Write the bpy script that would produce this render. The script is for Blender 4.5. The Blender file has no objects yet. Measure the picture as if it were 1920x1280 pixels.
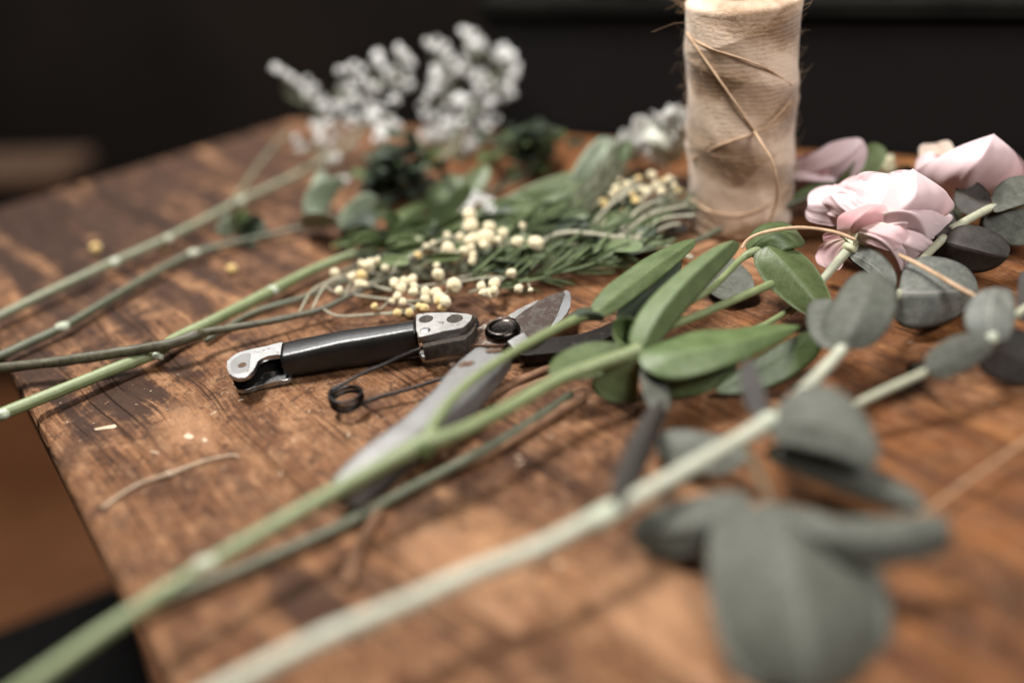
import bpy, bmesh, math, random
from mathutils import Vector, Matrix, noise as mnoise
R = random.Random(11)
scene = bpy.context.scene
COL = scene.collection

# ------------------------------------------------------------------ camera maths (cm in, metres out)
FPX = 1920 * 35 / 36.0
TH = math.radians(31.0)
ROLL = math.radians(7.0)
HC = 24.7
ST, CT = math.sin(TH), math.cos(TH)
FOCUS = 0.472

def uv_of(x, y):
    X = (x - 960) / FPX; Y = (y - 640) / FPX
    return X * math.cos(ROLL) - Y * math.sin(ROLL), X * math.sin(ROLL) + Y * math.cos(ROLL)

def P(x, y, z):
    """the point at height z (cm) above the table seen at pixel x, y of the 1920x1280 photograph"""
    u, v = uv_of(x, y)
    d = (HC - z) / (ST + v * CT)
    return Vector((d * u, d * (CT - v * ST), z)) * 0.01

def Pd(x, y, d):
    u, v = uv_of(x, y)
    return Vector((d * u, d * (CT - v * ST), HC - d * (ST + v * CT))) * 0.01

def proj(p):
    q = p * 100; d = q.y * CT + (HC - q.z) * ST
    u = q.x / d; v = ((HC - q.z) * CT - q.y * ST) / d
    return 960 + FPX * (u * math.cos(ROLL) + v * math.sin(ROLL)), 640 + FPX * (-u * math.sin(ROLL) + v * math.cos(ROLL))

def depth(p):
    q = p * 100
    return q.y * CT + (HC - q.z) * ST

# ------------------------------------------------------------------ node helpers
def new_mat(name):
    m = bpy.data.materials.new(name); m.use_nodes = True
    nt = m.node_tree
    for n in list(nt.nodes): nt.nodes.remove(n)
    out = nt.nodes.new('ShaderNodeOutputMaterial')
    return m, nt, out

class G:
    def __init__(s, nt): s.nt = nt
    def n(s, t, **kw):
        nd = s.nt.nodes.new(t)
        for k, v in kw.items(): setattr(nd, k, v)
        return nd
    def link(s, a, b): s.nt.links.new(a, b)
    def setin(s, nd, key, v):
        if hasattr(v, 'is_linked') or isinstance(v, bpy.types.NodeSocket): s.link(v, nd.inputs[key])
        else: nd.inputs[key].default_value = v
    def math(s, op, a, b=0.0, c=0.0, clamp=False):
        nd = s.n('ShaderNodeMath', operation=op); nd.use_clamp = clamp
        s.setin(nd, 0, a); s.setin(nd, 1, b); s.setin(nd, 2, c)
        return nd.outputs[0]
    def noise(s, vec, scale, detail=3.0, rough=0.5, dist=0.0):
        nd = s.n('ShaderNodeTexNoise')
        if vec is not None: s.link(vec, nd.inputs['Vector'])
        nd.inputs['Scale'].default_value = scale; nd.inputs['Detail'].default_value = detail
        nd.inputs['Roughness'].default_value = rough; nd.inputs['Distortion'].default_value = dist
        return nd.outputs['Fac']
    def mapping(s, vec, scale=(1, 1, 1), rot=(0, 0, 0), loc=(0, 0, 0)):
        nd = s.n('ShaderNodeMapping')
        s.link(vec, nd.inputs['Vector'])
        nd.inputs['Scale'].default_value = scale; nd.inputs['Rotation'].default_value = rot
        nd.inputs['Location'].default_value = loc
        return nd.outputs['Vector']
    def ramp(s, fac, stops, interp='LINEAR'):
        nd = s.n('ShaderNodeValToRGB'); cr = nd.color_ramp; cr.interpolation = interp
        while len(cr.elements) < len(stops): cr.elements.new(0.5)
        for e, (p, c) in zip(cr.elements, stops):
            e.position = p
            e.color = (c, c, c, 1) if isinstance(c, (int, float)) else (c[0], c[1], c[2], 1)
        s.link(fac, nd.inputs['Fac'])
        return nd.outputs['Color']
    def mix(s, fac, a, b, mode='MIX'):
        nd = s.n('ShaderNodeMix', data_type='RGBA', blend_type=mode)
        s.setin(nd, 0, fac)
        for i, v in ((6, a), (7, b)):
            if isinstance(v, bpy.types.NodeSocket): s.link(v, nd.inputs[i])
            else: nd.inputs[i].default_value = (v[0], v[1], v[2], 1)
        return nd.outputs[2]
    def bump(s, h, strength, dist, normal=None):
        nd = s.n('ShaderNodeBump')
        nd.inputs['Strength'].default_value = strength; nd.inputs['Distance'].default_value = dist
        s.link(h, nd.inputs['Height'])
        if normal is not None: s.link(normal, nd.inputs['Normal'])
        return nd.outputs['Normal']
    def principled(s, color, rough, metallic=0.0, normal=None, spec=0.5, sub=0.0, sheen=0.0, coat=0.0):
        nd = s.n('ShaderNodeBsdfPrincipled')
        if isinstance(color, bpy.types.NodeSocket): s.link(color, nd.inputs['Base Color'])
        else: nd.inputs['Base Color'].default_value = (*color, 1)
        s.setin(nd, 'Roughness', rough); s.setin(nd, 'Metallic', metallic)
        s.setin(nd, 'Specular IOR Level', spec)
        nd.inputs['Sheen Weight'].default_value = sheen
        nd.inputs['Coat Weight'].default_value = coat
        if sub:
            nd.inputs['Subsurface Weight'].default_value = sub
            nd.inputs['Subsurface Radius'].default_value = (0.004, 0.003, 0.002)
            nd.inputs['Subsurface Scale'].default_value = 0.5
        if normal is not None: s.link(normal, nd.inputs['Normal'])
        return nd.outputs[0]
    def objco(s): return s.n('ShaderNodeTexCoord').outputs['Object']
    def uv(s): return s.n('ShaderNodeTexCoord').outputs['UV']

def vary(g, col, amt=0.25, hue=0.015):
    """a little brightness and hue change from one object to the next"""
    rnd = g.n('ShaderNodeObjectInfo').outputs['Random']
    hs = g.n('ShaderNodeHueSaturation')
    g.link(col, hs.inputs['Color'])
    g.link(g.math('MULTIPLY_ADD', rnd, 2 * hue, 0.5 - hue), hs.inputs['Hue'])
    g.link(g.math('MULTIPLY_ADD', g.math('FRACT', g.math('MULTIPLY', rnd, 7.31)), 2 * amt, 1 - amt), hs.inputs['Value'])
    return hs.outputs['Color']

def leaf_mat(name, c1, c2, vein, rough=0.5, trans=0.18, veins=9.0, bloom=None, speck=None, bumpd=0.0006, spec=0.45, side=0.34):
    m, nt, out = new_mat(name); g = G(nt)
    uv = g.uv(); co = g.objco()
    sx = g.n('ShaderNodeSeparateXYZ'); g.link(uv, sx.inputs[0])
    u, v = sx.outputs[0], sx.outputs[1]
    av = g.math('ABSOLUTE', g.math('MULTIPLY_ADD', v, 2.0, -1.0))
    nz = g.noise(co, 120, 4, 0.6)
    nf = g.noise(co, 900, 3, 0.6)
    col = g.mix(g.ramp(nz, [(0.3, 0.0), (0.7, 1.0)]), c1, c2)
    # side veins slanting away from the midrib
    w = g.math('SUBTRACT', g.math('MULTIPLY', u, veins), g.math('MULTIPLY', av, veins * 0.28))
    w = g.math('ADD', w, g.math('MULTIPLY', nz, 0.8))
    saw = g.math('ABSOLUTE', g.math('SUBTRACT', g.math('FRACT', w), 0.5))
    sv = g.math('SUBTRACT', 1.0, g.math('MULTIPLY', saw, 14.0), clamp=True)
    mid = g.math('SUBTRACT', 1.0, g.math('MULTIPLY', av, 26.0), clamp=True)
    vm = g.math('MAXIMUM', g.math('MULTIPLY', sv, side), g.math('MULTIPLY', mid, 0.8))
    col = g.mix(vm, col, vein)
    if bloom:
        bz = g.noise(co, 260, 5, 0.7)
        col = g.mix(g.ramp(bz, [(0.42, 0.0), (0.75, 0.8)]), col, bloom)
    if speck:
        sz = g.noise(co, 620, 4, 0.7)
        col = g.mix(g.ramp(sz, [(0.60, 0.0), (0.68, 0.75)]), col, speck)
    col = g.mix(g.ramp(nf, [(0.3, 0.35), (0.65, 0.0)]), col, (c1[0] * .5, c1[1] * .5, c1[2] * .5))
    col = vary(g, col, 0.14, 0.008)
    h = g.math('ADD', g.math('MULTIPLY', vm, -0.6), g.math('MULTIPLY', nz, 0.9))
    h = g.math('ADD', h, g.math('MULTIPLY', nf, 0.25))
    nrm = g.bump(h, 0.6, bumpd)
    rg = g.math('MULTIPLY_ADD', nf, 0.3, rough - 0.12)
    p = g.principled(col, rg, normal=nrm, spec=spec)
    t = g.n('ShaderNodeBsdfTranslucent'); g.link(col, t.inputs['Color'])
    mx = g.n('ShaderNodeMixShader'); mx.inputs[0].default_value = trans
    g.link(p, mx.inputs[1]); g.link(t.outputs[0], mx.inputs[2])
    g.link(mx.outputs[0], out.inputs['Surface'])
    return m

def petal_mat(name, base, edge, heart, trans=0.38):
    m, nt, out = new_mat(name); g = G(nt)
    uv = g.uv(); co = g.objco()
    sx = g.n('ShaderNodeSeparateXYZ'); g.link(uv, sx.inputs[0])
    u = sx.outputs[0]
    st = g.noise(g.mapping(uv, (1.5, 34, 1)), 1.0, 4, 0.6)
    nz = g.noise(co, 110, 4, 0.55)
    f = g.math('ADD', u, g.math('MULTIPLY', g.math('SUBTRACT', nz, 0.5), 0.7))
    col = g.ramp(f, [(0.0, heart), (0.35, base), (0.95, edge)])
    col = g.mix(g.math('MULTIPLY', g.ramp(st, [(0.4, 0.0), (0.7, 1.0)]), 0.16), col, (edge[0] * .86, edge[1] * .72, edge[2] * .74))
    br = g.noise(co, 500, 3, 0.6)
    col = g.mix(g.ramp(br, [(0.68, 0.0), (0.78, 0.35)]), col, (0.42, 0.25, 0.2))
    nrm = g.bump(g.math('MULTIPLY_ADD', st, 0.18, nz), 0.3, 0.0007)
    p = g.principled(col, 0.62, normal=nrm, spec=0.25, sheen=0.15)
    t = g.n('ShaderNodeBsdfTranslucent'); g.link(col, t.inputs['Color'])
    mx = g.n('ShaderNodeMixShader'); mx.inputs[0].default_value = trans
    g.link(p, mx.inputs[1]); g.link(t.outputs[0], mx.inputs[2])
    g.link(mx.outputs[0], out.inputs['Surface'])
    return m

def stem_mat(name, c1, c2, spot=None, rough=0.5, streak=True, bumpd=0.0003, spots=(0.62, 0.7), spec=0.4):
    m, nt, out = new_mat(name); g = G(nt)
    uv = g.uv(); co = g.objco()
    a = g.noise(g.mapping(uv, (1, 1.2, 1) if not streak else (9, 0.5, 1)), 1.0, 4, 0.6)
    b = g.noise(co, 180, 4, 0.6)
    f = g.math('ADD', g.math('MULTIPLY', a, 0.5), g.math('MULTIPLY', b, 0.5))
    col = g.mix(g.ramp(f, [(0.36, 0.0), (0.64, 1.0)]), c1, c2)
    if spot:
        s = g.noise(co, 420, 4, 0.65)
        col = g.mix(g.ramp(s, [(spots[0], 0.0), (spots[1], 0.85)]), col, spot)
    fine = g.noise(co, 1500, 3, 0.6)
    nrm = g.bump(g.math('ADD', g.math('MULTIPLY', a, 1.0), g.math('MULTIPLY', fine, 0.5)), 0.7, bumpd)
    p = g.principled(col, rough, normal=nrm, spec=spec, sub=0.0)
    g.link(p, out.inputs['Surface'])
    return m

def metal_mat(name, base, rough, rust_amt, rust=(0.10, 0.045, 0.02), grime=(0.02, 0.014, 0.01), metallic=1.0, scale=160, rust2=None):
    m, nt, out = new_mat(name); g = G(nt)
    co = g.objco()
    n1 = g.noise(co, scale, 6, 0.65, 0.3)
    n2 = g.noise(co, scale * 4.5, 5, 0.7)
    n3 = g.noise(co, scale * 0.35, 4, 0.6)
    sc = g.noise(g.mapping(co, (90, 900, 500), (0, 0, 0.5)), 1.0, 3, 0.6)
    e = 0.72 - rust_amt
    rm = g.ramp(g.math('ADD', g.math('MULTIPLY', n1, 0.75), g.math('MULTIPLY', n2, 0.25)), [(e, 0.0), (e + 0.06, 1.0)])
    gm = g.ramp(n3, [(0.45, 0.0), (0.75, 0.5)])
    col = g.mix(g.math('MULTIPLY', sc, 0.35), base, (base[0] * .55, base[1] * .54, base[2] * .52))
    col = g.mix(gm, col, (base[0] * .35, base[1] * .33, base[2] * .3))
    rc = g.mix(g.ramp(n2, [(0.35, 0.0), (0.65, 1.0)]), grime, rust)
    if rust2: rc = g.mix(g.ramp(n1, [(0.55, 0.0), (0.62, 1.0)]), rc, rust2)
    col = g.mix(rm, col, rc)
    met = g.math('MULTIPLY', g.math('SUBTRACT', 1.0, rm), metallic)
    rg = g.math('MULTIPLY_ADD', rm, 0.4, g.math('MULTIPLY_ADD', n2, 0.25, rough - 0.12))
    nrm = g.bump(g.math('ADD', g.math('MULTIPLY', rm, 0.5), g.math('MULTIPLY', n2, 0.5)), 0.55, 0.0003)
    g.link(g.principled(col, rg, met, nrm), out.inputs['Surface'])
    return m

def plain_mat(name, c1, c2, rough=0.6, scale=60, bump=0.0, spec=0.4, sheen=0.0, bscale=None):
    m, nt, out = new_mat(name); g = G(nt)
    co = g.objco()
    n1 = g.noise(co, scale, 5, 0.6)
    n2 = g.noise(co, bscale or scale * 5, 4, 0.65)
    col = g.mix(g.ramp(n1, [(0.35, 0.0), (0.65, 1.0)]), c1, c2)
    nrm = g.bump(n2, 0.6, bump) if bump else None
    g.link(g.principled(col, g.math('MULTIPLY_ADD', n2, 0.2, rough - 0.1), normal=nrm, spec=spec, sheen=sheen), out.inputs['Surface'])
    return m

# ------------------------------------------------------------------ the worn table wood
GRAIN = math.radians(127)
def wood_mat():
    m, nt, out = new_mat('worn_table_wood'); g = G(nt)
    co = g.objco()
    w = g.mapping(co, (1, 1, 1), (0, 0, -GRAIN))            # x runs along the grain
    wob = g.n('ShaderNodeTexNoise'); wob.inputs['Scale'].default_value = 7; g.link(w, wob.inputs['Vector'])
    wv = g.n('ShaderNodeVectorMath', operation='MULTIPLY_ADD')
    g.link(wob.outputs['Color'], wv.inputs[0]); wv.inputs[1].default_value = (0.0, 0.03, 0.0); g.link(w, wv.inputs[2])
    w2 = wv.outputs[0]
    gr1 = g.noise(g.mapping(w2, (5, 85, 40)), 1.0, 5, 0.6, 0.2)       # broad grain
    gr2 = g.noise(g.mapping(w2, (26, 620, 200)), 1.0, 4, 0.7)         # fibres
    gr3 = g.noise(g.mapping(w2, (60, 1900, 400)), 1.0, 3, 0.7)        # very fine fibres
    ring = g.noise(g.mapping(w2, (1.6, 28, 10)), 1.0, 3, 0.5)
    blot = g.noise(co, 22, 5, 0.62)
    blot2 = g.noise(co, 75, 6, 0.68)
    speck = g.noise(co, 420, 5, 0.7)
    wear_n = g.noise(co, 11, 5, 0.6, 0.6)
    sx = g.n('ShaderNodeSeparateXYZ'); g.link(co, sx.inputs[0])
    # varnish still on the right and at the far end, rubbed off under the shears
    right = g.math('MULTIPLY_ADD', sx.outputs[0], 2.9, 0.44)
    fy = g.math('MULTIPLY_ADD', sx.outputs[1], 1.2, -0.60)
    varn = g.math('ADD', g.math('ADD', right, g.math('MAXIMUM', fy, -0.2)), g.math('MULTIPLY', g.math('SUBTRACT', wear_n, 0.5), 1.6))
    varn = g.ramp(varn, [(0.34, 0.0), (0.70, 1.0)])
    rawm = g.math('SUBTRACT', 1.0, g.math('MULTIPLY', varn, 0.6))
    gsum = g.math('ADD', g.math('MULTIPLY', gr1, 0.45), g.math('ADD', g.math('MULTIPLY', gr2, 0.35), g.math('MULTIPLY', ring, 0.2)))
    raw = g.ramp(gsum, [(0.37, (0.034, 0.013, 0.006)), (0.46, (0.120, 0.052, 0.022)), (0.53, (0.200, 0.099, 0.047)), (0.62, (0.33, 0.19, 0.104))])
    var = g.ramp(gsum, [(0.37, (0.032, 0.0095, 0.003)), (0.46, (0.120, 0.043, 0.012)), (0.54, (0.21, 0.085, 0.025)), (0.64, (0.35, 0.165, 0.056))])
    col = g.mix(varn, raw, var)
    # fine fibres, rubbed pale patches, dirt ground into the pores
    mott = g.noise(co, 165, 6, 0.75, 0.8)
    mot2 = g.noise(g.mapping(w2, (70, 190, 100)), 1.0, 6, 0.75, 0.5)
    col = g.mix(g.math('MULTIPLY', g.ramp(blot2, [(0.50, 0.0), (0.62, 0.55)]), rawm), col, (0.34, 0.20, 0.115))
    col = g.mix(g.ramp(blot, [(0.50, 0.0), (0.64, 0.6)]), col, (0.042, 0.017, 0.008))
    col = g.mix(g.math('MULTIPLY', g.ramp(mott, [(0.54, 0.0), (0.60, 0.75)]), rawm), col, (0.040, 0.018, 0.009))
    col = g.mix(g.math('MULTIPLY', g.ramp(mot2, [(0.55, 0.0), (0.60, 0.7)]), rawm), col, (0.050, 0.022, 0.010))
    col = g.mix(g.math('MULTIPLY', g.ramp(mot2, [(0.36, 0.5), (0.43, 0.0)]), rawm), col, (0.36, 0.23, 0.14))
    col = g.mix(g.ramp(speck, [(0.57, 0.0), (0.66, 0.65)]), col, (0.038, 0.018, 0.010))
    col = g.mix(g.ramp(speck, [(0.30, 0.45), (0.38, 0.0)]), col, (0.40, 0.27, 0.17))
    col = g.mix(g.ramp(gr3, [(0.34, 0.6), (0.47, 0.0)]), col, (0.050, 0.022, 0.010))
    # old dark stains, plus painted shade far left and under the flowers
    def stain_or_shading(px, py, rad, stretch, amt, col_in, c):
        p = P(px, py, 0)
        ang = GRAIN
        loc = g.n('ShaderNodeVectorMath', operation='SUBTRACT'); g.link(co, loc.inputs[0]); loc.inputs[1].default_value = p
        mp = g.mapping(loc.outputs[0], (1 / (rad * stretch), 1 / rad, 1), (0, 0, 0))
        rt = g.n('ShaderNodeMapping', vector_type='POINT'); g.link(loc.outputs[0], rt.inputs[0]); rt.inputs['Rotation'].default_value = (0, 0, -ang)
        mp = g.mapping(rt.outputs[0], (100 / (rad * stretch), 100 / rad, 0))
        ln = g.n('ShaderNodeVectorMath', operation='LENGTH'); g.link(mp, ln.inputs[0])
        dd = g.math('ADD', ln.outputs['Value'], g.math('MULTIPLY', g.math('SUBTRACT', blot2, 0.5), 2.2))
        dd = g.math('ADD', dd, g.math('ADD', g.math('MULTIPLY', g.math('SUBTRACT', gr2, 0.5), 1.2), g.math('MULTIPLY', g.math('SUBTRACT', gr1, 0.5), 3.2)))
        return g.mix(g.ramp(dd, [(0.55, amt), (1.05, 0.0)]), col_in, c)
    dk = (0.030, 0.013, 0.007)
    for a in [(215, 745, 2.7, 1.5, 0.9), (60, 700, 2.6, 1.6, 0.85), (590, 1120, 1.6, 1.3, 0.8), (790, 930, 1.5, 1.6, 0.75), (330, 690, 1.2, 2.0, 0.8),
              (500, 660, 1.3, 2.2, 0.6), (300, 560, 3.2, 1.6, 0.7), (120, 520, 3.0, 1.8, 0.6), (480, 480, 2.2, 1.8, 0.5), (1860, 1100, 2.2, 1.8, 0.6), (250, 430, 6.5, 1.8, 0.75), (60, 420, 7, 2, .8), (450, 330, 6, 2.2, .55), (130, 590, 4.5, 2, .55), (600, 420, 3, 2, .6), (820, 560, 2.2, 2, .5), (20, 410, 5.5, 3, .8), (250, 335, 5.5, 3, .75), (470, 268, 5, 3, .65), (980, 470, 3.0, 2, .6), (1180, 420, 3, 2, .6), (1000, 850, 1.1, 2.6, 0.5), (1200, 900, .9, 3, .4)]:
        col = stain_or_shading(*a, col, dk)
    for a in [(880, 1055, 2.6, 1.2, 0.42), (1250, 1120, 2.2, 1.5, 0.5), (1330, 960, 2.0, 1.5, 0.5), (1400, 470, 2.6, 1.6, 0.55), (360, 800, 1.4, 1.6, 0.4)]:
        col = stain_or_shading(*a, col, (0.46, 0.275, 0.165))  # pale rubbed patches, with table sheen painted in
    # drying cracks along the grain
    ck = g.noise(g.mapping(w2, (2.2, 75, 30)), 1.0, 2, 0.5)
    ckl = g.math('ABSOLUTE', g.math('SUBTRACT', ck, 0.5))
    gate = g.ramp(g.noise(g.mapping(w, (9, 30, 10), (0, 0, 0), (3, 1, 0)), 1.0, 2, 0.5), [(0.50, 0.0), (0.58, 1.0)])
    crack = g.math('MULTIPLY', g.math('SUBTRACT', 1.0, g.math('MULTIPLY', ckl, 95.0), clamp=True), gate)
    col = g.mix(g.math('MULTIPLY', crack, 0.85), col, (0.022, 0.011, 0.007))
    # joints between the boards and long splits
    for (px, py, wd, k_) in ((430, 768, .0007, .8), (175, 762, .0005, .6), (1000, 878, .0008, .85), (1690, 858, .0006, .6), (700, 1010, .0004, .5), (1500, 1180, .0006, .7)):
        loc = g.n('ShaderNodeVectorMath', operation='SUBTRACT'); g.link(w2, loc.inputs[0])
        q_ = Matrix.Rotation(-GRAIN, 3, 'Z') @ P(px, py, 0); loc.inputs[1].default_value = (q_.x, q_.y + .015, 0)
        sy_ = g.n('ShaderNodeSeparateXYZ'); g.link(loc.outputs[0], sy_.inputs[0])
        dl = g.math('DIVIDE', g.math('ABSOLUTE', g.math('ADD', sy_.outputs[1], g.math('MULTIPLY', g.math('SUBTRACT', gr2, 0.5), .0012))), wd)
        jn = g.math('MULTIPLY', g.math('SUBTRACT', 1.0, dl, clamp=True), k_)
        jn = g.math('MULTIPLY', jn, g.ramp(blot, [(0.36, 0.3), (0.5, 1.0)]))
        crack = g.math('MAXIMUM', crack, jn)
        col = g.mix(jn, col, (0.016, 0.008, 0.005))
    col = g.mix(1.0, col, (0.90, 0.815, 0.72), 'MULTIPLY')
    h = g.math('ADD', g.math('MULTIPLY', gr2, 0.55), g.math('MULTIPLY', gr3, 0.25))
    h = g.math('ADD', h, g.math('MULTIPLY', blot2, 0.8))
    h = g.math('ADD', h, g.math('MULTIPLY', speck, 0.45))
    h = g.math('ADD', h, g.math('SUBTRACT', g.math('MULTIPLY', mott, -0.9), g.math('MULTIPLY', mot2, 0.7)))
    h = g.math('SUBTRACT', h, g.math('MULTIPLY', crack, 1.1))
    nrm = g.bump(h, 0.85, 0.0014)
    rg = g.math('ADD', g.math('MULTIPLY_ADD', varn, -0.20, 0.66), g.math('MULTIPLY', g.math('SUBTRACT', blot2, 0.5), 0.35))
    g.link(g.principled(col, rg, normal=nrm, spec=0.24), out.inputs['Surface'])
    return m

def twine_mat():
    m, nt, out = new_mat('jute_twine_wound'); g = G(nt)
    uv = g.uv()
    sx = g.n('ShaderNodeSeparateXYZ'); g.link(uv, sx.inputs[0])
    u, v = sx.outputs[0], sx.outputs[1]                    # u round the spool, v up it
    wob = g.noise(uv, 6, 3, 0.6)
    def lay(slope, turns, off):
        a = g.math('ADD', g.math('MULTIPLY', v, turns), g.math('MULTIPLY', u, slope))
        return g.math('ADD', a, g.math('MULTIPLY', wob, off))
    s1 = g.math('SINE', g.math('MULTIPLY', lay(3.0, 52.0, 2.0), 6.2832))
    s2 = g.math('SINE', g.math('MULTIPLY', lay(-3.0, 52.0, 2.0), 6.2832))
    which = g.math('SINE', g.math('MULTIPLY', lay(-2.0, 2.4, 0.5), 6.2832))
    wm = g.ramp(g.math('MULTIPLY_ADD', which, 0.5, 0.5), [(0.44, 0.0), (0.56, 1.0)])
    st = g.math('ADD', g.math('MULTIPLY', s1, wm), g.math('MULTIPLY', s2, g.math('SUBTRACT', 1.0, wm)))
    fz = g.noise(g.mapping(uv, (60, 90, 1)), 1.0, 5, 0.7)
    big = g.noise(g.mapping(uv, (5, 5, 1)), 1.0, 3, 0.6)
    band = g.math('MULTIPLY_ADD', g.math('SINE', g.math('MULTIPLY', lay(2.0, 3.1, 0.6), 6.2832)), 0.5, 0.5)
    f = g.math('ADD', g.math('MULTIPLY', fz, 0.35), g.math('MULTIPLY_ADD', st, 0.04, 0.10))
    f = g.math('ADD', f, g.math('MULTIPLY', g.math('POWER', band, 1.6), 0.42)); f = g.math('ADD', f, g.math('MULTIPLY_ADD', wm, 0.12, -0.06)); f = g.math('ADD', f, g.math('MULTIPLY', big, 0.3))
    col = g.ramp(f, [(0.32, (0.17, 0.095, 0.045)), (0.54, (0.37, 0.255, 0.170)), (0.78, (0.58, 0.44, 0.33))])
    nrm = g.bump(g.math('ADD', g.math('MULTIPLY', st, 0.05), g.math('ADD', fz, g.math('MULTIPLY', band, 1.5))), 0.8, 0.0009)
    g.link(g.principled(col, 0.85, normal=nrm, spec=0.2, sheen=0.3), out.inputs['Surface'])
    return m

M = {}
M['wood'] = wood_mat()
M['twine'] = twine_mat()
M['strand'] = stem_mat('jute_strand', (0.38, 0.24, 0.14), (0.60, 0.42, 0.28), rough=0.85, bumpd=0.0006, spec=0.2)
M['strand_dark'] = stem_mat('jute_strand_dark_fibre', (0.20, 0.115, 0.06), (0.44, 0.28, 0.17), rough=0.85, bumpd=0.0006, spec=0.2)  # darker jute for the tube, stray fibres and one offcut
M['leaf'] = leaf_mat('green_leaf', (0.062, 0.091, 0.030), (0.116, 0.154, 0.060), (0.17, 0.215, 0.10), rough=0.42)
M['leaf_under'] = leaf_mat('green_leaf_underside', (0.105, 0.145, 0.058), (0.155, 0.205, 0.09), (0.21, 0.25, 0.14), rough=0.5)
M['euc'] = leaf_mat('eucalyptus_leaf', (0.058, 0.061, 0.048), (0.092, 0.095, 0.077), (0.125, 0.125, 0.10), rough=0.62, trans=0.08, veins=7, side=0.07,
                    bloom=(0.148, 0.152, 0.13), spec=0.25)
M['euc_spk'] = leaf_mat('eucalyptus_leaf_speckled', (0.075, 0.08, 0.07), (0.13, 0.14, 0.125), (0.42, 0.40, 0.35), rough=0.6, trans=0.06, veins=7, side=0.07,
                    bloom=(0.225, 0.225, 0.195), speck=(0.26, 0.19, 0.13), spec=0.3)
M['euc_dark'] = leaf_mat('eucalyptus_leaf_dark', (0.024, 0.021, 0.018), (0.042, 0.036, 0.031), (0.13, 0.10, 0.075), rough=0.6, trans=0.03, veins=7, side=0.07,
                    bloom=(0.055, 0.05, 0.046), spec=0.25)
M['euc_under'] = leaf_mat('eucalyptus_leaf_underside', (0.11, 0.112, 0.09), (0.155, 0.158, 0.13), (0.125, 0.125, 0.10), rough=0.7, trans=0.08, veins=7, side=0.07, spec=0.2)
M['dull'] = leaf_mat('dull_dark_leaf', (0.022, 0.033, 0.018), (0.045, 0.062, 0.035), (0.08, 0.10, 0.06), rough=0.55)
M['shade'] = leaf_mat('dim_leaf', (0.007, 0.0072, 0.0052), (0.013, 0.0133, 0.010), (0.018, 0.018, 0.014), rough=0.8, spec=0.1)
M['pale'] = leaf_mat('pale_sage_leaf', (0.22, 0.27, 0.18), (0.36, 0.41, 0.30), (0.42, 0.46, 0.36), rough=0.55)
M['pink'] = petal_mat('pale_pink_petal', (0.75, 0.575, 0.585), (0.81, 0.67, 0.685), (0.76, 0.65, 0.55))
M['pink_deep'] = petal_mat('deep_pink_petal', (0.66, 0.36, 0.365), (0.73, 0.45, 0.455), (0.70, 0.46, 0.42))
M['pink_mid'] = petal_mat('mid_pink_petal', (0.73, 0.50, 0.51), (0.78, 0.58, 0.59), (0.75, 0.60, 0.50))
M['cream'] = petal_mat('cream_petal', (0.66, 0.58, 0.44), (0.72, 0.60, 0.52), (0.55, 0.52, 0.34))
M['white_petal'] = petal_mat('white_petal', (0.88, 0.89, 0.85), (0.91, 0.91, 0.89), (0.80, 0.82, 0.70))
M['blossom'] = petal_mat('white_blossom', (0.90, 0.90, 0.88), (0.94, 0.94, 0.92), (0.88, 0.88, 0.84), .25)
M['calyx'] = stem_mat('pale_calyx', (0.42, 0.43, 0.26), (0.60, 0.58, 0.42), rough=0.55)
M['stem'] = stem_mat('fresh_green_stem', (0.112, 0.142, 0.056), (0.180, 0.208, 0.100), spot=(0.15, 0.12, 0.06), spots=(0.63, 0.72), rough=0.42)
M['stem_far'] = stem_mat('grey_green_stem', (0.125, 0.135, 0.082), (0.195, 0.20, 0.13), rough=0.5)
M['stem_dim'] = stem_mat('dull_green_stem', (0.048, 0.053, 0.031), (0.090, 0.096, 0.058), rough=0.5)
M['node'] = stem_mat('pale_stem_node', (0.30, 0.33, 0.235), (0.43, 0.455, 0.36), rough=0.55)
M['euc_stem'] = stem_mat('pale_eucalyptus_stem', (0.27, 0.275, 0.205), (0.39, 0.395, 0.315), spot=(0.22, 0.14, 0.08), rough=0.5, spots=(0.60, 0.72))
M['euc_stem2'] = stem_mat('pale_eucalyptus_twig', (0.23, 0.235, 0.16), (0.35, 0.35, 0.255), spot=(0.30, 0.18, 0.12), rough=0.55)
M['twig'] = stem_mat('speckled_twig', (0.034, 0.030, 0.017), (0.085, 0.078, 0.045), spot=(0.018, 0.012, 0.007), rough=0.5, spots=(0.55, 0.66))
M['bark'] = stem_mat('brown_bark', (0.10, 0.048, 0.024), (0.24, 0.125, 0.065), spot=(0.03, 0.016, 0.01), rough=0.75, bumpd=0.001)
M['dry'] = stem_mat('dry_stalk', (0.28, 0.20, 0.13), (0.44, 0.34, 0.24), rough=0.7)
M['berry'] = plain_mat('pale_yellow_bobble', (0.64, 0.53, 0.31), (0.76, 0.67, 0.46), 0.8, 260, 0.0012, 0.2, 0.3, 1700)
M['berry2'] = plain_mat('golden_bobble', (0.55, 0.37, 0.13), (0.70, 0.52, 0.22), 0.8, 260, 0.0012, 0.2, 0.3, 1700)
M['greytwig'] = stem_mat('grey_green_twig', (0.20, 0.19, 0.13), (0.32, 0.30, 0.22), rough=0.65)
M['feather'] = plain_mat('feathery_green', (0.045, 0.064, 0.024), (0.105, 0.135, 0.058), 0.55, 200)
M['feather_grey'] = plain_mat('feathery_grey_green', (0.085, 0.09, 0.055), (0.16, 0.165, 0.105), 0.6, 200)
M['steel'] = metal_mat('scuffed_steel', (0.38, 0.375, 0.37), 0.36, 0.15, scale=190)
M['steel_dirty'] = metal_mat('dirty_steel', (0.40, 0.39, 0.375), 0.38, 0.155, scale=230)
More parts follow.
